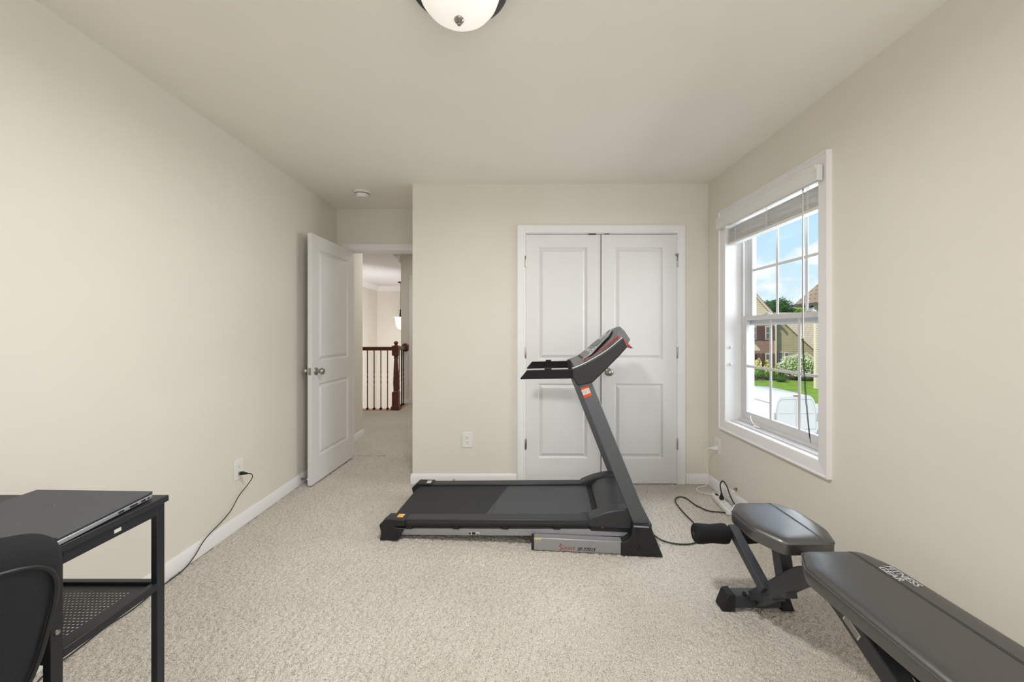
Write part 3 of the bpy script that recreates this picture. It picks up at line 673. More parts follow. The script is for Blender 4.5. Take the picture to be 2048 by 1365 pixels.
# motor hood
hoodn = [(.308, .123), (.308, .205), (.345, .222), (.40, .240), (.455, .250), (.53, .256), (.56, .235), (.60, .20), (.64, .17), (.645, .10), (.545, .10)]
def fair(y0, y1, sc):
    bm = B(); hp = [(.308, .128), (.308, .172), (.345, .190), (.40, .212), (.455, .228), (.52, .238), (.57, .224), (.61, .19), (.625, .12)]
    prism(bm, [(x, z + sc) for x, z in hp], XZ, y0, y1); return obj('hood_fairing', bm, M['tmrail'], tm, bevel=.008, seg=3)
fair(.040, .128, 0); fair(.578, .664, 0)
bm = B(); cs = []
for i, y in enumerate(np.linspace(.118, .588, 9)):
    u = (y - .353) / .235; arch = .012 * (1 - u * u)
    cs.append([(.372, y, .135), (.376, y, .168 + arch * .4), (.42, y, .205 + arch), (.50, y, .228 + arch), (.56, y, .222 + arch), (.61, y, .185 + arch), (.635, y, .13), (.635, y, .09), (.38, y, .09)])
loft(bm, cs); hd = obj('motor_hood', bm, M['hood'], tm, smooth=30)
bm = B(); lathe(bm, [(.028, 0), (.031, 0), (.031, .0016), (.028, .0016), (.028, 0)], 32); 
mm = basis((1, 0, .25), (0, 1, 0), (.488, .375, .2345)); bm.transform(mm); obj('round_emblem', bm, M['inkgrey'], hd)
bm = B(); tube(bm, smooth_path([(.012, .010, .001), (0, .016, .001), (-.010, .008, .001), (0, 0, .001), (.010, -.008, .001), (0, -.016, .001), (-.012, -.010, .001)]), .0014, 6); bm.transform(mm); obj('emblem_mark', bm, M['inkgrey'], hd)
bm = boxes(((.318, .128, .124), (.372, .580, .142))); obj('front_roller_cover', bm, M['slot'], tm, bevel=.003)
obj('side_skirt', boxes(((.32, .050, .100), (.60, .120, .165))), M['tmblack'], tm, bevel=.004)
obj('belt_gap_strip', boxes(((.345, .130, .149), (.380, .578, .158))), M['slot'], tm, smooth=0)
obj('roller_bolt', boxes(((.382, .045, .122), (.392, .05, .132))), M['nickel'], tm, bevel=.001)
# base: floor tubes, plastic side covers, cross members
for y0, y1, near in ((0, .050, True), (.650, .700, False)):
    bm = B(); prism(bm, [(0, 0.003), (.488, .003), (.488, .074), (0, .073)], XZ, y0, y1); b_ = obj('base_tube', bm, M['silver'], tm, bevel=.004)
    cap = obj('base_end_cap', boxes(((-.014, y0 + .001, .004), (.002, y1 - .001, .071))), M['tmblack'], tm, bevel=.003)
    bm = B(); prism(bm, [(.481, .0), (.481, .070), (.505, .078), (.530, .096), (.541, .120), (.545, .173), (.638, .176), (.703, .014), (.706, 0)], XZ, y0 - .008, y1 + .008); cv = obj('base_cover', bm, M['tmblack'], tm, bevel=.004)
    obj('upright_foot_plate', boxes(((.550, y0 - .0095, .160), (.632, y1 + .0095, .168))), M['silver'], cv, bevel=.001)
    if near:
        for x, z in ((.570, .140), (.583, .042)):
            bm = B(); lathe(bm, [(.0005, 0), (.010, 0), (.009, -.006), (.0005, -.008)], 6, (x, -.008, z), 'y'); obj('bolt', bm, M['slot'], cv, smooth=20)
        bm = B(); tube(bm, [(.556, -.008, .162), (.582, -.008, .052), (.578, -.008, .046), (.49, -.008, .050)], .0018, 6); obj('moulded_line', bm, M['slot'], cv)
        mt = lambda x, z: basis((1, 0, 0), (0, 0, 1), (x, -.0006, z))
        text('lettering', 'UNNY', .0235, M['inkred'], mt(.158, .0145), b_, sx=1.06)
        bm = B(); tube(bm, [Vector(p) for p in smooth_path([(.157, -.001, .041), (.148, -.001, .037), (.144, -.001, .033), (.152, -.001, .026), (.155, -.001, .018), (.144, -.001, .011)], 5)], .0016, 6); lathe(bm, [(.0004, 0), (.0026, 0), (.0026, -.001), (.0004, -.001)], 10, (.149, 0, .0455), 'y')
        obj('running_figure_letter', bm, M['inkred'], b_)
        text('model_lettering', 'SF-T7515', .024, M['inkblk'], mt(.243, .0135), b_, shear=.3, sx=1.06, off=.0004)
        obj('yellow_label', boxes(((.003, -.0006, .0635), (.042, .001, .0715))), M['sticky'], b_, smooth=0)
obj('base_cross_bar', boxes(((.56, .05, .02), (.60, .65, .07))), M['tmblack'], tm, bevel=.003)
obj('front_cross_bar', boxes(((.60, .05, .10), (.662, .65, .155))), M['tmrail'], tm, bevel=.006)
obj('wheel_bracket', boxes(((.30, .10, .03), (.47, .14, .07))), M['tmblack'], tm, bevel=.003)
# uprights
for y0, y1, near in ((.012, .052, True), (.648, .688, False)):
    sh_, t_ = (0, .96) if near else (-.022, .925); bm = B(); prism(bm, [(.554 + sh_, .165), (.238 + sh_ + (.965 - t_) * .395, t_), (.322 + sh_ + (.965 - t_) * .395, t_), (.640 + sh_, .165)], XZ, y0, y1); u_ = obj('upright', bm, M['upright'], tm, bevel=.006, seg=3)
    if near:
        ax = Vector((-.368, 0, .93)).normalized(); px_ = Vector((.93, 0, .368)).normalized()
        mm = basis(px_, ax, (.283, y0 - .0008, .864))
        for nm, a, b, m_ in (('sticker', .0, .058, 'stickw'), ('sticker_band', .0, .016, 'orange'), ('sticker_band', .046, .058, 'orange')):
            bb = boxes(((.0, a, 0 if nm == 'sticker' else .0), (.044, b, .0008 if nm == 'sticker' else .0014))); bb.transform(mm); obj(nm, bb, M[m_], u_, smooth=0)
        bb = B()
        for cx_ in (.013, .031):
            pts = [(cx_ + .008 * math.cos(a), .031 + .008 * math.sin(a), .001) for a in [2 * PI * k / 14 for k in range(15)]]; tube(bb, pts, .0008, 5)
        bb.transform(mm); obj('pictogram', bb, M['inkgrey'], u_)
# console brackets
BR = [(.214, 1.029), (.274, 1.053), (.34, 1.088), (.409, 1.133), (.455, 1.168), (.488, 1.200), (.500, 1.192), (.518, 1.153), (.47, 1.098), (.42, 1.047), (.41, 1.035), (.329, .955), (.310, .948), (.250, .934), (.240, .937), (.230, .959), (.216, .976)]
for y0, y1 in ((-.006, .060), (.640, .706)):
    bm = B(); prism(bm, BR, XZ, y0, y1); obj('console_bracket', bm, M['tmblack'], tm, bevel=.006, seg=3)
    bm = B(); prism(bm, [(-.078, .970), (-.040, 1.016), (.218, 1.024), (.218, .974), (-.074, .966)], XZ, y0 + .006, y1 - .024); h_ = obj('handrail', bm, M['foam'], tm, bevel=.006, seg=3)
    obj('speed_buttons', boxes(((.06, y0 + .02, 1.020), (.10, y1 - .02, 1.030))), M['rubber'], h_, bevel=.003)
# console body: sculpted slab between the brackets
bm = B(); rings = []
tops = [(.045, .462), (.15, .485), (.30, .515), (.45, .545), (.53, .570), (.60, .572), (.632, .545)]
def face_z(x): return float(np.interp(x, [.20, .275, .335, .42, .517, .60], [1.022, 1.060, 1.093, 1.160, 1.245, 1.300]))
for y, xt in tops:
    lift = -.012 if y < .1 else .0
    r = [(x, y, face_z(x) + lift) for x in np.linspace(.232, xt - .02, 6)]; g_ = min(1, (y - .045) / .40)
    zt_ = face_z(xt - .02) + lift
    r += [(xt, y, zt_ + .004), (xt + .012 + .018 * g_, y, zt_ - .025), (xt + .016 + .052 * g_, y, zt_ - .035 - .05 * g_), (.42, y, 1.075), (.31, y, .990), (.24, y, .985)]
    rings.append(r)
loft(bm, rings); cb = obj('console', bm, M['consdark'], tm, smooth=30)
# face plate and details lie on the inclined plane
fo = Vector((.335, 0, 1.0965)); fd = Vector((.182, 0, .152)).normalized()
mm = basis(fd, (0, 1, 0), fo)
def plate(nm, l, m_, bev=.001, par=None):
    bb = boxes(*l); bb.transform(mm); return obj(nm, bb, M[m_], par or cb, bevel=bev)
bb = B(); prism(bb, [(-.04, .20), (.0, .13), (.17, .30), (.235, .50), (.235, .595), (-.04, .595)], XY, .001, .008); bb.transform(mm); obj('face_plate', bb, M['consgrey'], cb, bevel=.002)['label'] = 'mid grey console face'
plate('display', [((.125, .44, .008), (.19, .58, .011))], 'consline')
plate('display_window', [((.06, .30, .008), (.115, .58, .0105))], 'consdark')
for k in range(3): plate('button', [((.005 + k * .022, .20 + k * .01, .008), (.019 + k * .022, .26 + k * .01, .012))], 'consline')
for k in range(3): plate('button', [((.005, .33 + k * .08, .008), (.03, .38 + k * .08, .012))], 'consline')
plate('console_slot', [((-.058, .17, .006), (-.044, .56, .010))], 'slot'); plate('tray', [((-.105, .14, .000), (-.066, .34, .010))], 'consgrey'); plate('tray', [((-.105, .36, .000), (-.066, .56, .010))], 'consgrey')
bb = B(); pth = [(-.05, .155, .010), (0, .118, .011), (.06, .175, .012), (.12, .245, .012), (.18, .33, .012), (.235, .49, .012)]
tube(bb, smooth_path(pth, 5), .0042, 8); bb.transform(mm); obj('face_edge', bb, M['consline'], cb)
bm = B(); pth = smooth_path([(.285, .075, 1.062), (.34, .085, 1.090), (.40, .095, 1.128), (.45, .11, 1.168), (.485, .13, 1.200), (.50, .17, 1.212)], 5); tube(bm, pth, .0035, 8); obj('red_stripe', bm, M['red'], cb)['label'] = 'red trim stripe'
bm = B(); tube(bm, smooth_path([(.216, -.002, 1.031), (.274, -.002, 1.056), (.34, -.002, 1.092), (.409, -.002, 1.137), (.488, -.002, 1.203)], 5), .0035, 8); obj('bracket_trim', bm, M['consline'], cb)
bm = B(); prism(bm, [(.300, 1.062), (.345, 1.087), (.41, 1.131), (.48, 1.192), (.488, 1.202), (.472, 1.196), (.400, 1.139), (.335, 1.100), (.295, 1.075)], XZ, .058, .085); obj('side_trim', bm, M['consgrey'], cb)
bm = B(); tube(bm, smooth_path([(.300, .068, 1.078), (.36, .07, 1.112), (.42, .075, 1.158), (.485, .085, 1.212)], 5), .004, 6); obj('red_stripe', bm, M['red'], cb)['label'] = 'red trim stripe'
bm = B(); prism(bm, [(.486, 1.200), (.500, 1.205), (.560, 1.150), (.552, 1.140), (.52, 1.160)], XZ, .06, .20); obj('back_trim', bm, M['red'], cb, bevel=.003)['label'] = 'red rear trim'
bm = B(); prism(bm, [(.530, 1.168), (.538, 1.172), (.566, 1.146), (.558, 1.140)], XZ, .055, .16); obj('back_trim', bm, M['consline'], cb, bevel=.002)
bb = B(); prism(bb, [(-.10, .22), (-.05, .14), (-.02, .20), (-.07, .27)], XY, .0, .010); bb.transform(mm); obj('cup_ring', bb, M['consgrey'], cb, bevel=.003)

def adopt(child, par, W):
    child.parent = par; child.matrix_parent_inverse = W.inverted()
adopt(PSC, ps, Matrix.Translation(ps.location) @ ps.rotation_euler.to_matrix().to_4x4())
adopt(TMC, tm, Matrix.Translation(tm.location) @ tm.rotation_euler.to_matrix().to_4x4())

# ------------------------------------------------------------------ weight bench
wb = thing('weight_bench', 'black adjustable weight bench along the right wall', 'weight bench', (1.065, 1.20, 0))
def wl(x, y, z): return (x - 1.065, y - 1.20, z)
def pad(name, poly, ztop, t, stitch_x, y0, y1):
    """upholstered pad: rounded polygon with soft crowned top and piping"""
    # round corners
    P = [Vector(p) for p in poly]; out = []
    n = len(P)
    for i in range(n):
        a, b, c = P[i - 1], P[i], P[(i + 1) % n]; r = .022
        u = (a - b).normalized() * r; v = (c - b).normalized() * r
        for k in range(6):
            s = k / 5; out.append((b + u) * (1 - s) ** 2 + b * 2 * s * (1 - s) + (b + v) * s * s)
    cen = sum(out, Vector((0, 0))) / len(out)
    cy = Vector((cen.x, 0))
    def inset(p, d):
        dd = p - cen; q = Vector((dd.x * (1 - d / .14), dd.y * (1 - d / max(.14, (y1 - y0) / 2)))); return cen + q
    levels = [(.012, ztop - t), (.002, ztop - t + .004), (0, ztop - t + .012), (.0, ztop - .018), (.003, ztop - .010), (.010, ztop - .004), (.022, ztop), (.045, ztop + .002), (.08, ztop + .003), (.12, ztop + .0035)]
    bm = B(); loft(bm, [[wl(inset(p, d).x, inset(p, d).y, z) for p in out] for d, z in levels])
    pd = obj(name, bm, M['leather'], wb, smooth=50)
    bm = B(); pts = [wl(inset(p, -.0005).x, inset(p, -.0005).y, ztop - .014) for p in out]; tube(bm, pts + [pts[0]], .0022, 6); obj('piping', bm, M['piping'], pd)
    bm = B()
    for dx in (-.003, .003):
        Lp = y1 - y0; tube(bm, [wl(stitch_x + dx, y0 + f_, ztop + h_) for f_, h_ in ((.006, -.007), (.012, -.0028), (.024, .0006), (.05, .0026), (.09, .0036), (Lp / 2, .0040), (Lp - .09, .0036), (Lp - .05, .0026), (Lp - .024, .0006), (Lp - .012, -.0028), (Lp - .006, -.007))], .0008, 5)
    obj('seam', bm, M['inkgrey'], pd)
    return pd
pad('seat_pad', [(.980, 1.757), (1.145, 1.757), (1.205, 1.69), (1.205, 1.53), (1.158, 1.423), (.972, 1.423), (.920, 1.53), (.920, 1.68)], .482, .058, 1.118, 1.423, 1.757)
bp_ = pad('back_pad', [(.968, 1.335), (1.165, 1.335), (1.202, 1.25), (1.202, .35), (1.17, .28), (.95, .28), (.914, .35), (.914, 1.24)], .502, .060, 1.122, .28, 1.335)
mm = lambda x, y: basis((0, -1, 0), (1, 0, 0), wl(x, y, .5048))
text('lettering', 'FITNESS', .031, M['padtext'], mm(1.153, 1.233), bp_, sx=.92, off=.0004)
text('lettering', 'GEAR', .031, M['padtext'], mm(1.127, 1.228), bp_, sx=.92, off=.0004)
S1 = Vector((1, 0, 0))
main = smooth_path([wl(1.068, 1.745, .055), wl(1.068, 1.60, .195), wl(1.068, 1.50, .295), wl(1.068, 1.43, .352), wl(1.068, 1.36, .374), wl(1.068, 1.28, .353), wl(1.068, 1.12, .270), wl(1.068, .75, .085), wl(1.068, .66, .045)], 5)
bm = B(); rect_tube(bm, main, .050, .062, S1); mf = obj('main_frame', bm, M['benchframe'], wb, bevel=.004)
d_ = (Vector((0, 1.12, .283)) - Vector((0, 1.28, .365))).normalized(); n_ = Vector((0, -d_.z, d_.y)); n_ = n_ if n_.z > 0 else -n_
mlab = basis(-d_ * -1, n_, wl(1.0424, 1.262, .346))
bb = boxes(((0, -.010, -.0012), (.062, .014, .0012))); bb.transform(basis(d_, n_, wl(1.0425, 1.250, .334))); lb = obj('label', bb, M['stickw'], mf, smooth=0); lb['label'] = 'small white printed label'
bb = B()
for k in range(5): box(bb, (.004, -.008 + k * .0042, -.0018), (.058, -.0066 + k * .0042, .0018))
bb.transform(basis(d_, n_, wl(1.0425, 1.250, .334))); obj('label_print', bb, M['inkgrey'], mf, smooth=0)
# front foot
def foot(y, nm, x0=.935, x1=1.205):
    obj(nm, boxes((wl(x0, y - .028, .012), wl(x1, y + .028, .068))), M['benchframe'], wb, bevel=.004)
    for s, xa, xb in ((-1, x0 + .03, x0 - .028), (1, x1 - .03, x1 + .028)):
        bm = B(); yy0, yy1 = y - .034, y + .034
        loft(bm, [[wl(xa, yy0, 0), wl(xa, yy1, 0), wl(xa, yy1, .075), wl(xa, yy0, .075)], [wl(xb, yy0, 0), wl(xb, yy1, 0), wl(xb - s * .025, yy1 - .004, .072), wl(xb - s * .025, yy0 + .004, .072)]])
        obj('rubber_foot', bm, M['rubber'], wb, bevel=.004)
foot(1.775, 'front_foot_bar', .945, 1.21); foot(.62, 'rear_foot_bar', .86, 1.27)
bm = B(); rect_tube(bm, [wl(1.068, 1.76, .045), wl(1.068, 1.60, .155)], .058, .02, S1); obj('gusset', bm, M['benchframe'], wb, bevel=.003)
for p in ((1.018, 1.75, .068), (1.034, 1.70, .06)):
    bm = B(); lathe(bm, [(.0005, 0), (.011, 0), (.011, .008), (.006, .010), (.006, .016), (.0005, .017)], 6, wl(*p)); obj('bolt', bm, M['slot'], wb, smooth=20)
# seat post, leg bar, rollers
bm = B(); rect_tube(bm, [wl(1.068, 1.545, .20), wl(1.068, 1.60, .432)], .048, .05, S1); obj('seat_post', bm, M['benchframe'], wb, bevel=.003)
obj('seat_bracket', boxes((wl(1.02, 1.47, .405), wl(1.115, 1.70, .425))), M['benchframe'], wb, bevel=.003)
bm = B(); rect_tube(bm, [wl(1.045, 1.64, .16), wl(1.026, 1.868, .315)], .040, .040, S1); obj('leg_bar', bm, M['benchframe'], wb, bevel=.003)
bm = B(); tube(bm, [wl(.84, 1.855, .288), wl(1.225, 1.855, .288)], .0085, 14); ax_ = obj('roller_pin', bm, M['nickel'], wb); ax_['label'] = 'bright steel roller pin'
for xa in (.843, 1.060):
    bm = B(); lathe(bm, [(.010, 0), (.036, 0), (.043, .006), (.045, .02), (.0425, .05), (.0405, .078), (.0425, .106), (.045, .136), (.043, .150), (.036, .156), (.010, .156)], 32, wl(xa, 1.855, .288), 'x'); r_ = obj('foam_roller', bm, M['foam'], wb)
    bm = B(); lathe(bm, [(.0005, -.001), (.012, -.001), (.012, .004), (.0005, .004)], 16, wl(xa, 1.855, .288), 'x'); obj('end_plug', bm, M['rubber'], r_)
# back-rest support
bm = B(); rect_tube(bm, [wl(1.068, 1.30, .430), wl(1.068, .45, .432)], .05, .022, S1); obj('back_rail', bm, M['benchframe'], wb, bevel=.002)
bm = B(); rect_tube(bm, [wl(1.128, 1.255, .40), wl(1.128, 1.16, .315), wl(1.128, .90, .20)], .028, .045, S1); obj('adjustment_ladder', bm, M['rubber'], wb, bevel=.003)
bm = B(); prism(bm, [(1.21, .425), (1.12, .425), (1.075, .33), (1.10, .27), (1.15, .262), (1.17, .30)], lambda a, b, h: wl(h, a, b), 1.098, 1.150); obj('adjustment_bracket', bm, M['benchframe'], wb, bevel=.003)
bm = B(); prism(bm, [(1.200, .425), (1.160, .385), (1.135, .335), (1.145, .30), (1.175, .31), (1.190, .37)], lambda a, b, h: wl(h, a, b), 1.094, 1.101); obj('catch_plate', bm, M['upright'], wb, bevel=.002)
obj('pin_knob', boxes((wl(1.12, 1.00, .205), wl(1.17, 1.06, .262))), M['rubber'], wb, bevel=.006)

# ------------------------------------------------------------------ desk, laptop
dk = thing('desk', 'black metal-frame desk at the left edge with perforated lower shelf', 'desk', (-1.38, 1.03, 0))
def dl_(x, y, z): return (x + 1.38, y - 1.03, z)
DKX0, DKX1, DY0, DY1 = -1.715, -1.030, .862, 1.178
obj('desktop', boxes((dl_(DKX0, DY0, .732), dl_(DKX1, DY1, .750))), M['deskblk'], dk, bevel=.002)
for x in (DKX1 - .024, DKX0 + .006):
    for y in (1.145, .882):
        lg = obj('leg', boxes((dl_(x, y, 0), dl_(x + .018, y + .025, .732))), M['blackmetal'], dk, bevel=.0015)
        if y < 1 and x > -1.2:
            bm = B(); lathe(bm, [(.0005, 0), (.006, .0), (.005, .003), (.0005, .004)], 12, dl_(x + .018, y + .012, .555), 'x'); obj('screw', bm, M['nickel'], lg)
bm = B()
xr = DKX1 - .024
box(bm, dl_(xr, .907, .702), dl_(xr + .018, 1.145, .732)); box(bm, dl_(DKX0 + .006, .907, .702), dl_(DKX0 + .024, 1.145, .732))
box(bm, dl_(DKX0 + .024, 1.150, .702), dl_(xr, 1.168, .732)); box(bm, dl_(DKX0 + .024, .886, .702), dl_(xr, .904, .732))
obj('apron', bm, M['blackmetal'], dk, bevel=.0015)
obj('apron_label', boxes((dl_(xr + .018, 1.022, .713), dl_(xr + .0188, 1.040, .722))), M['stickw'], dk, smooth=0)['label'] = 'tiny white sticker'
# lower shelf: rim frame and perforated plate with real holes
bm = B(); zs = .506
box(bm, dl_(xr, .907, zs - .02), dl_(xr + .018, 1.145, zs)); box(bm, dl_(DKX0 + .006, .907, zs - .02), dl_(DKX0 + .024, 1.145, zs))
box(bm, dl_(DKX0 + .024, 1.150, zs - .02), dl_(xr, 1.168, zs)); box(bm, dl_(DKX0 + .024, .886, zs - .02), dl_(xr, .904, zs))
obj('shelf_rim', bm, M['blackmetal'], dk, bevel=.0015)
def perforated(x0, x1, y0, y1, z, pitch, r, margin):
    bm = B(); cache = {}
    def V(x, y):
        k = (round(x, 5), round(y, 5))
        if k not in cache: cache[k] = bm.verts.new(dl_(x, y, z))
        return cache[k]
    mx0, mx1, my0, my1 = x0 + margin, x1 - margin, y0 + margin, y1 - margin
    nx, ny = int((mx1 - mx0) / pitch), int((my1 - my0) / pitch)
    mx1 = mx0 + nx * pitch; my1 = my0 + ny * pitch
    for a in ((x0, x1, y0, my0), (x0, x1, my1, y1), (x0, mx0, my0, my1), (mx1, x1, my0, my1)):
        bm.faces.new([V(a[0], a[2]), V(a[1], a[2]), V(a[1], a[3]), V(a[0], a[3])])
    N = 8
    for i in range(nx):
        for j in range(ny):
            cx_, cy_ = mx0 + (i + .5) * pitch, my0 + (j + .5) * pitch; h = pitch / 2
            outr = [(cx_ + h, cy_), (cx_ + h, cy_ + h), (cx_, cy_ + h), (cx_ - h, cy_ + h), (cx_ - h, cy_), (cx_ - h, cy_ - h), (cx_, cy_ - h), (cx_ + h, cy_ - h)]
            inn = [bm.verts.new(dl_(cx_ + r * math.cos(2 * PI * k / N), cy_ + r * math.sin(2 * PI * k / N), z)) for k in range(N)]
            for k in range(N):
                bm.faces.new([V(*outr[k]), V(*outr[(k + 1) % N]), inn[(k + 1) % N], inn[k]])
    return bm
o = obj('shelf_plate', perforated(DKX0 + .024, xr, .904, 1.150, zs - .008, .0108, .0029, .022), M['blackmetal'], dk, smooth=0)
md = o.modifiers.new('solid', 'SOLIDIFY'); md.thickness = .0015
# laptop
lp = thing('laptop', 'closed dark grey laptop lying on the black desk', 'laptop', (-1.20, 1.018, .750))
def ll(x, y, z): return (x + 1.20, y - 1.018, z - .750)
LP = [(-1.395, 1.150), (-1.050, 1.144), (-1.022, .888), (-1.395, .888)]
LP = [(-1.400, 1.158), (-1.050, 1.147), (-1.026, .886), (-1.385, .890)]
bm = B(); prism(bm, LP, lambda a, b, h: ll(a, b, h), .753, .7655); base_ = obj('base', bm, M['laptopside'], lp, bevel=.003, seg=3); base_['label'] = 'silver lower body'
bm = B(); prism(bm, LP, lambda a, b, h: ll(a, b, h), .7672, .7735); lid = obj('lid', bm, [M['laptop']], lp, bevel=.002); lid['label'] = 'dark grey lid'
bm = B(); prism(bm, [(x * .995 - .006, y * .998 + .002) for x, y in LP], lambda a, b, h: ll(a, b, h), .7655, .7672); obj('gap', bm, M['slot'], lp, smooth=0)
bm = B()
for k in range(28):
    a = .45 + k / 27 * 2.3; 
tube(bm, [ll(-1.235 + .020 * math.cos(a), 1.035 + .020 * math.sin(a) * .9, .7737) for a in [.3 + 2.6 * k / 20 for k in range(21)]], .0008, 5); obj('curved_mark', bm, M['consgrey'], lid)
e0, e1 = Vector((-1.050, 1.147, 0)), Vector((-1.026, .886, 0))
for t0, t1 in ((.10, .15), (.20, .29), (.36, .42), (.05, .065)):
    a = e0.lerp(e1, t0); b = e0.lerp(e1, t1); bm = B(); n3 = Vector((1, .09, 0)).normalized() * .0008
    loft(bm, [[ll(*(a - n3 * 3 + Vector((0, 0, .757)))), ll(*(a + n3 + Vector((0, 0, .757)))), ll(*(a + n3 + Vector((0, 0, .762)))), ll(*(a - n3 * 3 + Vector((0, 0, .762))))], [ll(*(b - n3 * 3 + Vector((0, 0, .757)))), ll(*(b + n3 + Vector((0, 0, .757)))), ll(*(b + n3 + Vector((0, 0, .762)))), ll(*(b - n3 * 3 + Vector((0, 0, .762))))]])
    obj('port', bm, M['slot'], base_, smooth=0)
for x in (-1.36, -1.08):
    for y in (.92, 1.12): obj('rubber_foot', boxes((ll(x - .01, y - .006, .750), ll(x + .01, y + .006, .754))), M['rubber'], lp, smooth=0)

# ------------------------------------------------------------------ office chair (back towards the camera)
ch = thing('office_chair', 'charcoal fabric chair in front of the desk, its back to the camera', 'chair', (-1.076, .64, 0), math.radians(60))
def cl_(x, y, z): return (x + .98, y - .80, z)
def superpad(cx, cz, hw, hh, y, t, lean, taper, n=36, lv=9):
    rings = []
    for i in range(lv):
        s = -1 + 2 * i / (lv - 1); off = s * t / 2; k = (1 - abs(s) ** 2.6 * .16)
        ring = []
        for j in range(n):
            a = 2 * PI * j / n; c, s_ = math.cos(a), math.sin(a)
            ex = .42 if s_ > 0 else .5
            u = math.copysign(abs(c) ** ex, c); v = math.copysign(abs(s_) ** ex, s_)
            z = cz + hh * k * v; w = hw * k * (1 + taper * v)
            x = cx + w * u
            ring.append(cl_(x, y + off - lean * (z - cz) - .25 * ((x - cx) ** 2), z))
        rings.append(ring)
    bm = B(); loft(bm, rings); return bm
# backrest
def back_ring(cx, cz, hw, hh, yc, grow=1.0, n=120):
    out = []
    for j in range(n):
        a = 2 * PI * j / n; c, s_ = math.cos(a), math.sin(a)
        e1, e2 = (.42, .50) if s_ > 0 else (.62, .78)
        u = math.copysign(abs(c) ** e1, c); v = math.copysign(abs(s_) ** e2, s_)
        z = cz + hh * grow * v; w = hw * grow * (1 + .16 * v)
        x = cx + w * u
        out.append(cl_(x, yc - .16 * (z - cz) + .9 * (x - cx) ** 2, z))
    return out
CZ, HW, HH = .668, .200, .200
bm = B(); loft(bm, [back_ring(-.98, CZ, HW, HH, .70 + q, g) for q, g in ((-.044, .45), (-.042, .68), (-.038, .84), (-.032, .93), (-.022, .98), (-.010, 1.0), (.004, 1.008), (.020, 1.0), (.032, .975), (.040, .93), (.044, .85))])
bk = obj('backrest', bm, M['fabric'], ch, smooth=70)
bm = B(); rg_ = back_ring(-.98, CZ - .018, HW * .94, HH * .86, .70 - .0345, 1.0); tube(bm, rg_ + [rg_[0]], .0040, 8); obj('piping', bm, M['blackcord'], bk)
# seat, arms-free swivel base
bm = B(); sh = []
for i, (k, z) in enumerate(((.9, .42), (.98, .43), (1, .46), (.97, .485), (.85, .497), (.5, .502))):
    sh.append([cl_(-.98 + .20 * k * math.copysign(abs(math.cos(a)) ** .5, math.cos(a)), .93 + .19 * k * math.copysign(abs(math.sin(a)) ** .5, math.sin(a)), z - .045) for a in [2 * PI * j / 32 for j in range(32)]])
loft(bm, sh); obj('seat', bm, M['fabric'], ch, smooth=60)
bm = B(); rect_tube(bm, [cl_(-.98, .748, .63), cl_(-.98, .748, .44), cl_(-.98, .77, .375), cl_(-.98, .95, .365)], .06, .012, S1); obj('back_bar', bm, M['blackmetal'], ch, bevel=.002)
bm = B(); lathe(bm, [(.001, 0), (.028, 0), (.028, .16), (.018, .165), (.018, .285), (.001, .285)], 20, cl_(-.98, .93, .10)); obj('gas_lift', bm, M['blackmetal'], ch)
for k in range(5):
    a = PI / 2 + 2 * PI * k / 5 + .3; c = Vector((-.98, .93, 0)); d = Vector((math.cos(a), math.sin(a), 0))
    bm = B(); tube(bm, [cl_(*(c + d * .02 + Vector((0, 0, .125)))), cl_(*(c + d * .24 + Vector((0, 0, .075))))], .015, 10, rs=[.022, .013]); lgc = obj('leg', bm, M['blackmetal'], ch)
    bm = B(); w = c + d * .24; lathe(bm, [(.001, -.02), (.022, -.02), (.026, -.014), (.026, .014), (.022, .02), (.001, .02)], 20, cl_(w.x, w.y, .027), 'x'); tube(bm, [cl_(w.x, w.y, .03), cl_(w.x, w.y, .075)], .006, 8); obj('caster', bm, M['rubber'], lgc)

# ------------------------------------------------------------------ landing railing, pendant
sr = thing('stair_railing', 'cherry wood handrail with black iron balusters on the landing', 'railing', (-2.2, 6.26, 0))
def sl(x, y, z): return (x + 2.2, y - 6.26, z)
rp = [(-.030, -.028), (.030, -.028), (.034, -.012), (.028, .0), (.034, .010), (.028, .024), (.012, .030), (-.012, .030), (-.028, .024), (-.034, .010), (-.028, 0), (-.034, -.012)]
bm = B(); loft(bm, [[sl(-3.95, 6.26 + a, .968 + b) for a, b in rp], [sl(-1.93, 6.26 + a, .968 + b) for a, b in rp]]); obj('handrail', bm, M['wood'], sr)
bm = B(); loft(bm, [[sl(-1.872 + a, 6.30, .968 + b) for a, b in rp], [sl(-1.872 + a, 6.765, .968 + b) for a, b in rp]]); obj('handrail', bm, M['wood'], sr)
bm = B(); lathe(bm, [(.001, 0), (.07, 0), (.07, -.012), (.058, -.020), (.001, -.022)], 28, sl(-1.872, 6.779, .968), 'y'); obj('rosette', bm, M['wood'], sr)
def baluster(x, y):
    bm = B(); n = 40
    rings = []
    for i in range(n + 1):
        z = .01 + .93 * i / n; a = 0
        if .38 < z < .62: a = (z - .38) / .24 * PI * 1.5
        rings.append([sl(x + .0085 * math.cos(a + q), y + .0085 * math.sin(a + q), z) for q in (PI / 4, 3 * PI / 4, 5 * PI / 4, 7 * PI / 4)])
    loft(bm, rings); b_ = obj('baluster', bm, M['iron'], sr, smooth=20)
    bm = B(); loft(bm, [[sl(x + s * w, y + t_ * w, z) for s, t_ in ((-1, -1), (1, -1), (1, 1), (-1, 1))] for w, z in ((.018, .004), (.018, .018), (.011, .034))]); obj('shoe', bm, M['iron'], b_)
for px_ in (734.8, 748.2, 761.8, 775.2): baluster((px_ - 1029) * 6.26 / 790, 6.26)
baluster(-2.44, 6.26)
for yy in (6.41, 6.53, 6.65): baluster(-1.872, yy)
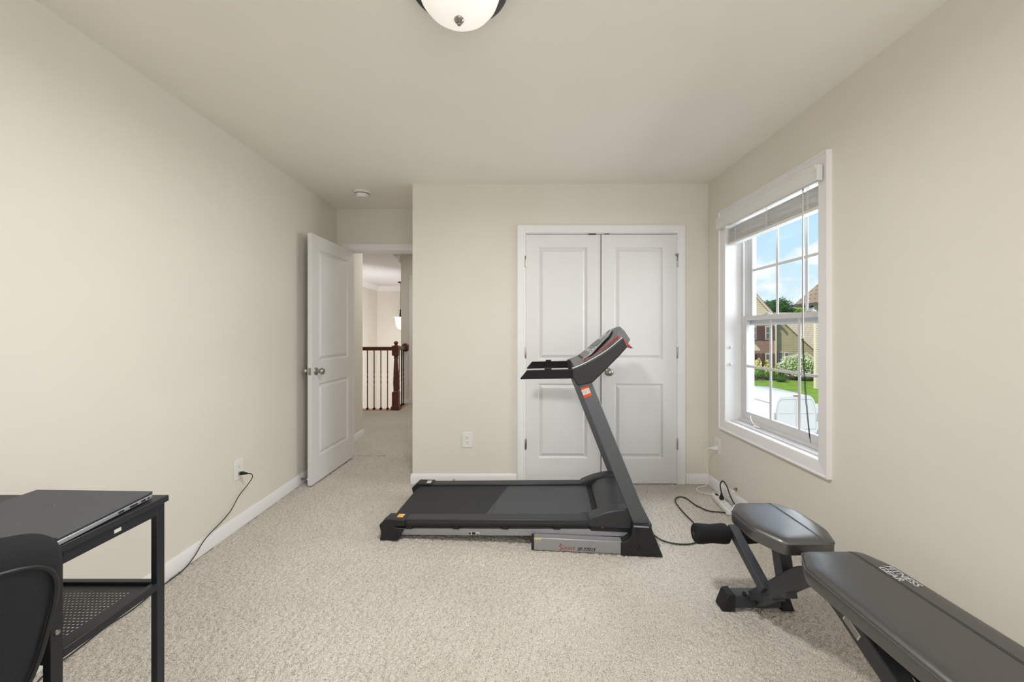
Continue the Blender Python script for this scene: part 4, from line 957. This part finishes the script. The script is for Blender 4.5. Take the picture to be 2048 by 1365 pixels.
# newel
nx_ = -1.878
bm = B()
def sq(w, z): return [sl(nx_ + s * w, 6.26 + t_ * w, z) for s, t_ in ((-1, -1), (1, -1), (1, 1), (-1, 1))]
loft(bm, [sq(.066, .004), sq(.066, .045), (sq(.056, .06)), sq(.050, .075), sq(.050, .285)])
loft(bm, [sq(.050, .86), sq(.050, .99), sq(.056, 1.0), sq(.050, 1.015)])
lathe(bm, [(.048, .285), (.036, .30), (.042, .315), (.040, .33), (.046, .42), (.040, .58), (.032, .74), (.028, .80), (.038, .815), (.030, .83), (.040, .86)], 24, sl(nx_, 6.26, 0))
lathe(bm, [(.001, 1.010), (.040, 1.012), (.030, 1.025), (.020, 1.035), (.030, 1.045), (.036, 1.058), (.032, 1.072), (.018, 1.084), (.001, 1.088)], 24, sl(nx_, 6.26, 0))
obj('newel_post', bm, M['wood'], sr)

pl = thing('pendant_light', 'lit white glass pendant hanging in the stairwell', 'pendant light', (-3.0, 10.4, HC))
bm = B(); lathe(bm, [(.001, 0), (.07, 0), (.06, -.03), (.001, -.035)], 24); obj('canopy', bm, M['iron'], pl)
bm = B(); tube(bm, [(0, 0, -.03), (0, 0, -.75)], .006, 8); lathe(bm, [(.001, -.72), (.022, -.73), (.022, -.82), (.030, -.85), (.030, -.93), (.001, -.94)], 16); obj('stem', bm, M['iron'], pl)
bm = B(); lathe(bm, [(.001, -.925), (.155, -.925), (.170, -.930), (.150, -.945), (.135, -1.0), (.130, -1.08), (.110, -1.17), (.07, -1.235), (.001, -1.26)], 40); obj('glass_shade', bm, M['pendglass'], pl, smooth=60)['label'] = 'glowing white glass bowl'

# ------------------------------------------------------------------ outside
GZ = -3.2
struct('ground', boxes(((1.9, -5, GZ - .3), (90, 34.49, GZ - .02))), M['concrete'], smooth=0)
struct('lawn', boxes(((8, 24.5, GZ - .1), (60, 34.5, GZ))), M['lawn'], smooth=0)
bm = B(); box(bm, (8, 34.5, GZ - .2), (120, 160, GZ - .01)); struct('lawn_back', bm, M['lawn'], smooth=0)
bm = B(); prism(bm, [(13, 22.6), (16.8, 23.0), (17.9, 26.5), (18.8, 29.4), (20.3, 34.4), (17.5, 34.4), (14, 24)], XY, GZ - .05, GZ + .02); struct('path_driveway', bm, M['concrete'], smooth=0)
struct('path_sidewalk', boxes(((8, 22.6, GZ - .1), (60, 24.2, GZ + .03))), M['concrete'], smooth=0)
struct('garden_bed', boxes(((20.8, 36.0, GZ - .05), (40, 41, GZ + .03))), M['mulch'], smooth=0)
def P(px, py, Y): return ((px - 1029) * Y / 790, Y, 1.236 - (py - 664) * Y / 790)

# brick house
hs = thing('brick_house', 'two-storey brick house with cream gable and tan siding wing across the street', 'house', (24, 40, GZ))
def hl(x, y, z): return (x - 24, y - 40, z - GZ)
bm = boxes((hl(20.0, 40, GZ), hl(26.4, 46, 2.1))); obj('brick_wall', bm, M['brick'], hs, smooth=0)
bm = B(); prism(bm, [(17.4, 2.1), (26.75, 2.1), (22.2, 7.15)], lambda a, b, h: hl(a, h, b), 39.99, 40.15); obj('gable', bm, M['sidingl'], hs, smooth=0)
bm = B(); rect_tube(bm, [hl(26.95, 39.87, 2.0), hl(22.2, 39.87, 7.3), hl(17, 39.87, 1.9)], .16, .17, Vector((0, 1, 0))); obj('rake_trim', bm, M['fascia'], hs, smooth=0)
bm = B(); prism(bm, [(17.0, 2.1), (22.2, 7.6), (27.1, 2.1), (27.0, 1.95), (22.2, 7.35), (17.0, 1.9)], lambda a, b, h: hl(a, h, b), 39.85, 48); obj('roof', bm, M['shingle'], hs, smooth=0)
obj('corner_board', boxes((hl(26.34, 39.9, GZ), hl(26.50, 40.05, 2.1))), M['fascia'], hs, smooth=0)
# tan wing
bm = B(); prism(bm, [(26.4, GZ), (33.3, GZ), (33.0, -2.8), (27.7, 2.0), (26.4, 2.0)], lambda a, b, h: hl(a, h, b), 40.4, 46); obj('siding_wall', bm, M['siding'], hs, smooth=0)
bm = B(); rect_tube(bm, [hl(27.5, 40.3, 2.25), hl(33.1, 40.3, -2.8)], .16, .20, Vector((0, 1, 0))); obj('rake_trim', bm, M['fascia'], hs, smooth=0)
bm = B(); loft(bm, [[hl(x, 40.95, -2.4), hl(x, 46.5, 3.5), hl(x, 46.5, 3.3), hl(x, 41.1, -2.5)] for x in (26.6, 40)]); obj('wing_roof', bm, M['shinglel'], hs, smooth=0)
obj('wing_wall', boxes((hl(33.3, 42.0, GZ), hl(40, 46, -1.3))), M['siding'], hs, smooth=0)
def hwin(x0, x1, z0, z1, shut=None, y=40):
    b_ = obj('house_window', boxes((hl(x0, y - .08, z0), hl(x1, y, z1))), M['fascia'], hs, smooth=0)
    g = B(); w = .09; cz = (z0 + z1) / 2
    box(g, hl(x0 + w, y - .1, z0 + w), hl(x1 - w, y - .06, cz - .04)); box(g, hl(x0 + w, y - .1, cz + .04), hl(x1 - w, y - .06, z1 - w)); obj('window_pane', g, M['hwin'], b_, smooth=0)
    if shut:
        for a, b in shut: obj('shutter', boxes((hl(a, y - .09, z0), hl(b, y, z1))), M['shutter'], hs, smooth=0)
hwin(23.5, 24.45, .45, 1.80, [(24.5, 24.95)]); hwin(25.35, 26.0, .45, 1.80, [(24.97, 25.3), (26.02, 26.28)])
hwin(25.35, 26.0, -2.25, -.95, [(24.97, 25.3), (26.02, 26.28)]); hwin(23.5, 24.3, -2.4, -.95, [(24.35, 24.8)])
hwin(26.93, 27.42, -2.35, -.80, y=40.4); hwin(27.54, 28.03, -2.35, -.85, y=40.4)
pt = thing('entry_porch', 'small cream porch with tan roof beside the brick house', 'porch', (22.65, 38.6, GZ))
obj('wall', boxes(((-2.5, 0, 0), (.75, .9, 2.75))), M['sidingl'], pt, smooth=0)
bm = B(); prism(bm, [(-2.8, 2.6), (1.15, 2.6), (1.15, 2.75), (.2, 3.75), (-2.8, 4.2)], lambda a, b, h: (a, h, b), -.3, 1.0); obj('roof', bm, M['fascia'], pt, smooth=0)

# neighbour house on the right
nh = thing('neighbour_house', 'pale sided house corner with brown shingle roof and dark gutter', 'house', (23.6, 31, GZ))
def nl(x, y, z): return (x - 23.6, y - 31, z - GZ)
obj('wall', boxes((nl(23.55, 18, GZ), nl(31, 31, 3.45))), M['sidingw'], nh, smooth=0)
obj('corner_board', boxes((nl(23.5, 30.84, GZ), nl(23.66, 31.04, 3.45))), M['fascia'], nh, smooth=0)
bm = B()
v = [nl(22.85, 17, 3.45), nl(31.6, 17, 3.45), nl(31.6, 32.3, 3.45), nl(22.85, 32.3, 3.45), nl(27.2, 21.5, 9.6), nl(27.2, 28.0, 9.6)]
vv = [bm.verts.new(p) for p in v]
for f in ((0, 1, 4), (1, 2, 5, 4), (2, 3, 5), (3, 0, 4, 5), (0, 3, 2, 1)): bm.faces.new([vv[i] for i in f])
obj('roof', bm, M['shingle'], nh, smooth=0)
bm = B(); box(bm, nl(22.72, 17, 3.24), nl(22.87, 32.4, 3.46)); box(bm, nl(22.72, 32.3, 3.24), nl(31, 32.42, 3.46)); obj('gutter', bm, M['gutter'], nh, smooth=0)
bm = B(); tube(bm, smooth_path([nl(22.85, 30.5, 3.3), nl(22.88, 30.5, 3.0), nl(23.05, 30.3, 2.8), nl(23.42, 29.9, 2.65), nl(23.44, 29.7, 2.3), nl(23.44, 29.7, 0)]), .08, 8); obj('downspout', bm, M['gutter'], nh)

# van
vn = thing('cargo_van', 'white cargo van parked below the window, rear doors towards us', 'van', (11.4, 16.0, GZ))
def vprof(k=1.0, top=1.84, w=.885):
    return [(-w, .35), (-w, .95), (-w * .985, 1.2), (-w * .90, 1.62), (-w * .80, top - .06), (-w * .68, top), (0, top + .03), (w * .68, top), (w * .80, top - .06), (w * .90, 1.62), (w * .985, 1.2), (w, .95), (w, .35)]
bm = B(); rings = []
for y, k, tp in ((0, .97, 1.80), (.06, 1.0, 1.84), (1.2, 1, 1.87), (2.6, 1, 1.86), (3.0, .98, 1.80), (3.6, .92, 1.25), (4.35, .88, 1.05), (4.45, .84, .8)):
    rings.append([(a * k, y, min(b, b * tp / 1.84)) for a, b in vprof()])
loft(bm, rings); vb = obj('body', bm, M['vanw'], vn, smooth=40)
bm = B()
zz = [(-.80, .95), (-.78, 1.28), (-.70, 1.60), (-.58, 1.70), (.58, 1.70), (.70, 1.60), (.78, 1.28), (.80, .95), (.80, .5), (-.80, .5), (-.80, .95)]
tube(bm, [(a, -.004, b) for a, b in zz], .008, 6); tube(bm, [(0, -.004, .5), (0, -.004, 1.70)], .006, 6)
obj('door_gap', bm, M['vangap'], vb)
bm = B()
for s in (-1, 1):
    q = [(s * .07, 1.12), (s * .70, 1.12), (s * .64, 1.50), (s * .58, 1.56), (s * .07, 1.56)]
    prism(bm, q, XZ, -.012, -.002)
obj('door_panel', bm, M['vanw'], vb, bevel=.006)
obj('brake_light', boxes(((-.11, -.02, 1.82), (.11, .05, 1.855))), M['red'], vb, bevel=.01)['label'] = 'red high brake light'
bm = B(); tube(bm, [(-.886, .25, 1.05), (-.85, .25, 1.5), (-.85, 1.6, 1.5), (-.886, 1.6, 1.05)], .01, 6); obj('side_panel_line', bm, M['vangap'], vb)
for x in (-.80, .80):
    for y in (.75, 3.55):
        bm = B(); lathe(bm, [(.001, -.1), (.2, -.1), (.32, -.09), (.33, 0), (.32, .09), (.2, .1), (.001, .1)], 28, (x, y, .33), 'x'); obj('wheel', bm, M['rubber'], vn)
for s in (-1, 1): obj('tail_light', boxes(((s * .86 - .03, -.02, .80), (s * .86 + .03, .03, 1.15))), M['vangap'], vb, bevel=.01)
obj('mirror', boxes(((-1.08, 3.0, 1.0), (-.90, 3.12, 1.25)), ((.90, 3.0, 1.0), (1.08, 3.12, 1.25))), M['vanw'], vn, bevel=.02)

# plants
def leaves(bm, c, rad, n, size, rnd, mi=0, shell=.5):
    for _ in range(n):
        d = Vector((rnd.gauss(0, 1), rnd.gauss(0, 1), rnd.gauss(0, 1))).normalized(); r = shell + (1 - shell) * rnd.random()
        wob = 1 + .18 * math.sin(d.x * 5 + c[0]) * math.cos(d.z * 6 + c[1])
        p = Vector((c[0] + d.x * rad[0] * r * wob, c[1] + d.y * rad[1] * r * wob, c[2] + d.z * rad[2] * r * wob))
        q = Euler((rnd.random() * 6, rnd.random() * 6, rnd.random() * 6)).to_matrix(); s = size * (.6 + .8 * rnd.random())
        vs = [bm.verts.new(p + q @ Vector(v)) for v in ((-s, 0, 0), (0, -s * .5, 0), (s, 0, 0), (0, s * .5, 0))]
        f = bm.faces.new(vs); f.material_index = mi
def blob(bm, c, rad, mi=0):
    n0 = len(bm.verts); r = bmesh.ops.create_icosphere(bm, subdivisions=2, radius=1)
    for v in r['verts']: v.co = Vector((c[0] + v.co.x * rad[0], c[1] + v.co.y * rad[1], c[2] + v.co.z * rad[2]))
def bush(name, label, cat, px, Y, w, h, mats, n, size=.09, blooms=0, group=None, base=None):
    x = (px - 1029) * Y / 790; z0 = GZ if base is None else base; rnd = random.Random(px * 7 + n)
    t = thing(name, label, cat, (x, Y, z0), group=group)
    bm = B(); blob(bm, (0, 0, h * .5), (w * .40, w * .35, h * .42)); leaves(bm, (0, 0, h * .52), (w * .5, w * .45, h * .5), n, size, rnd)
    if blooms: leaves(bm, (0, -.05, h * .56), (w * .52, w * .48, h * .5), blooms, size, rnd, 1, .85)
    obj('foliage', bm, mats, t, smooth=0)
    bm = B(); tube(bm, [(0, 0, -.02), (0, 0, h * .4)], .05, 8); obj('stem', bm, M['bark'], t)
bush('flowering_shrub', 'large shrub covered in white blossom on the lawn', 'shrub', 1598, 36.3, 3.1, 2.3, [M['leaf'], M['bloom']], 5000, .055, 4200)
bush('round_shrub', 'clipped round green shrub beside the driveway', 'shrub', 1517, 37, 1.1, 1.05, [M['leaf']], 900, .06)
bush('yellow_shrub', 'yellow-flowering shrub at the left of the brick house', 'shrub', 1515, 38.1, .7, 1.75, [M['leafy'], M['bloomy']], 600, .07, 500)
bush('yellow_shrub', 'second yellow-flowering shrub nearer the house windows', 'shrub', 1533, 39.2, .6, 1.5, [M['leafy'], M['bloomy']], 600, .07, 400)
for i, (px_, lab) in enumerate(((1541, 'low green hedge shrub under the lower brick-house window'), (1553, 'low green hedge shrub at the brick corner'), (1565, 'low green hedge shrub beside the white-blossom bush'))):
    bush('hedge_shrub', lab, 'shrub', px_, 38.2, .52, 1.3, [M['leafy' if i < 2 else 'leaf']], 800, .06, group='hedge along the brick house')
bush('low_shrub', 'dark low shrub at the left bed edge', 'shrub', 1503, 36.0, .7, .7, [M['leafd']], 500, .06)
bush('low_shrub', 'dark low shrub in front of the hedge', 'shrub', 1538, 36.2, 1.0, .7, [M['leafd']], 600, .06)
bush('low_shrub', 'dark low shrub at the foot of the blossom bush', 'shrub', 1562, 34.9, 1.1, .6, [M['leafd']], 600, .06)
def tree(label, px, Y, top, w, m, n, seed):
    x = (px - 1029) * Y / 790; rnd = random.Random(seed); t = thing('background_tree', label, 'tree', (x, Y, GZ), group='trees behind the houses')
    ztop = 1.236 - (top - 664) * Y / 790 - GZ
    bm = B()
    for k in range(9):
        c = (rnd.uniform(-w * .34, w * .34), rnd.uniform(-1, 1), ztop * rnd.uniform(.62, .88)); r = w * rnd.uniform(.16, .26)
        blob(bm, c, (r * .55, r * .5, r * .38)); leaves(bm, c, (r * 1.25, r, r * .7), n // 4, .13, rnd, 0, .45)
    leaves(bm, (0, 0, ztop * .86), (w * .30, w * .28, ztop * .14), n // 3, .13, rnd, 0, .2)
    obj('crown', bm, m, t, smooth=0)
    bm = B(); tube(bm, [(0, 0, -.1), (.1, 0, ztop * .4), (0, 0, ztop * .8)], .2, 8, rs=[.28, .2, .08]); obj('trunk', bm, M['bark'], t)
tree('dark spreading tree rising above the house roofs', 1560, 66, 596, 6.5, M['leafd'], 5000, 1)
tree('mid green tree to the left of the dark one', 1534, 78, 605, 5.5, M['leaf'], 3500, 2)
tree('yellow-green tree near the neighbour roof', 1592, 84, 610, 6.0, M['leafy'], 3500, 3)
tree('low green tree behind the neighbour gutter', 1618, 58, 612, 5.0, M['leaf'], 3000, 4)
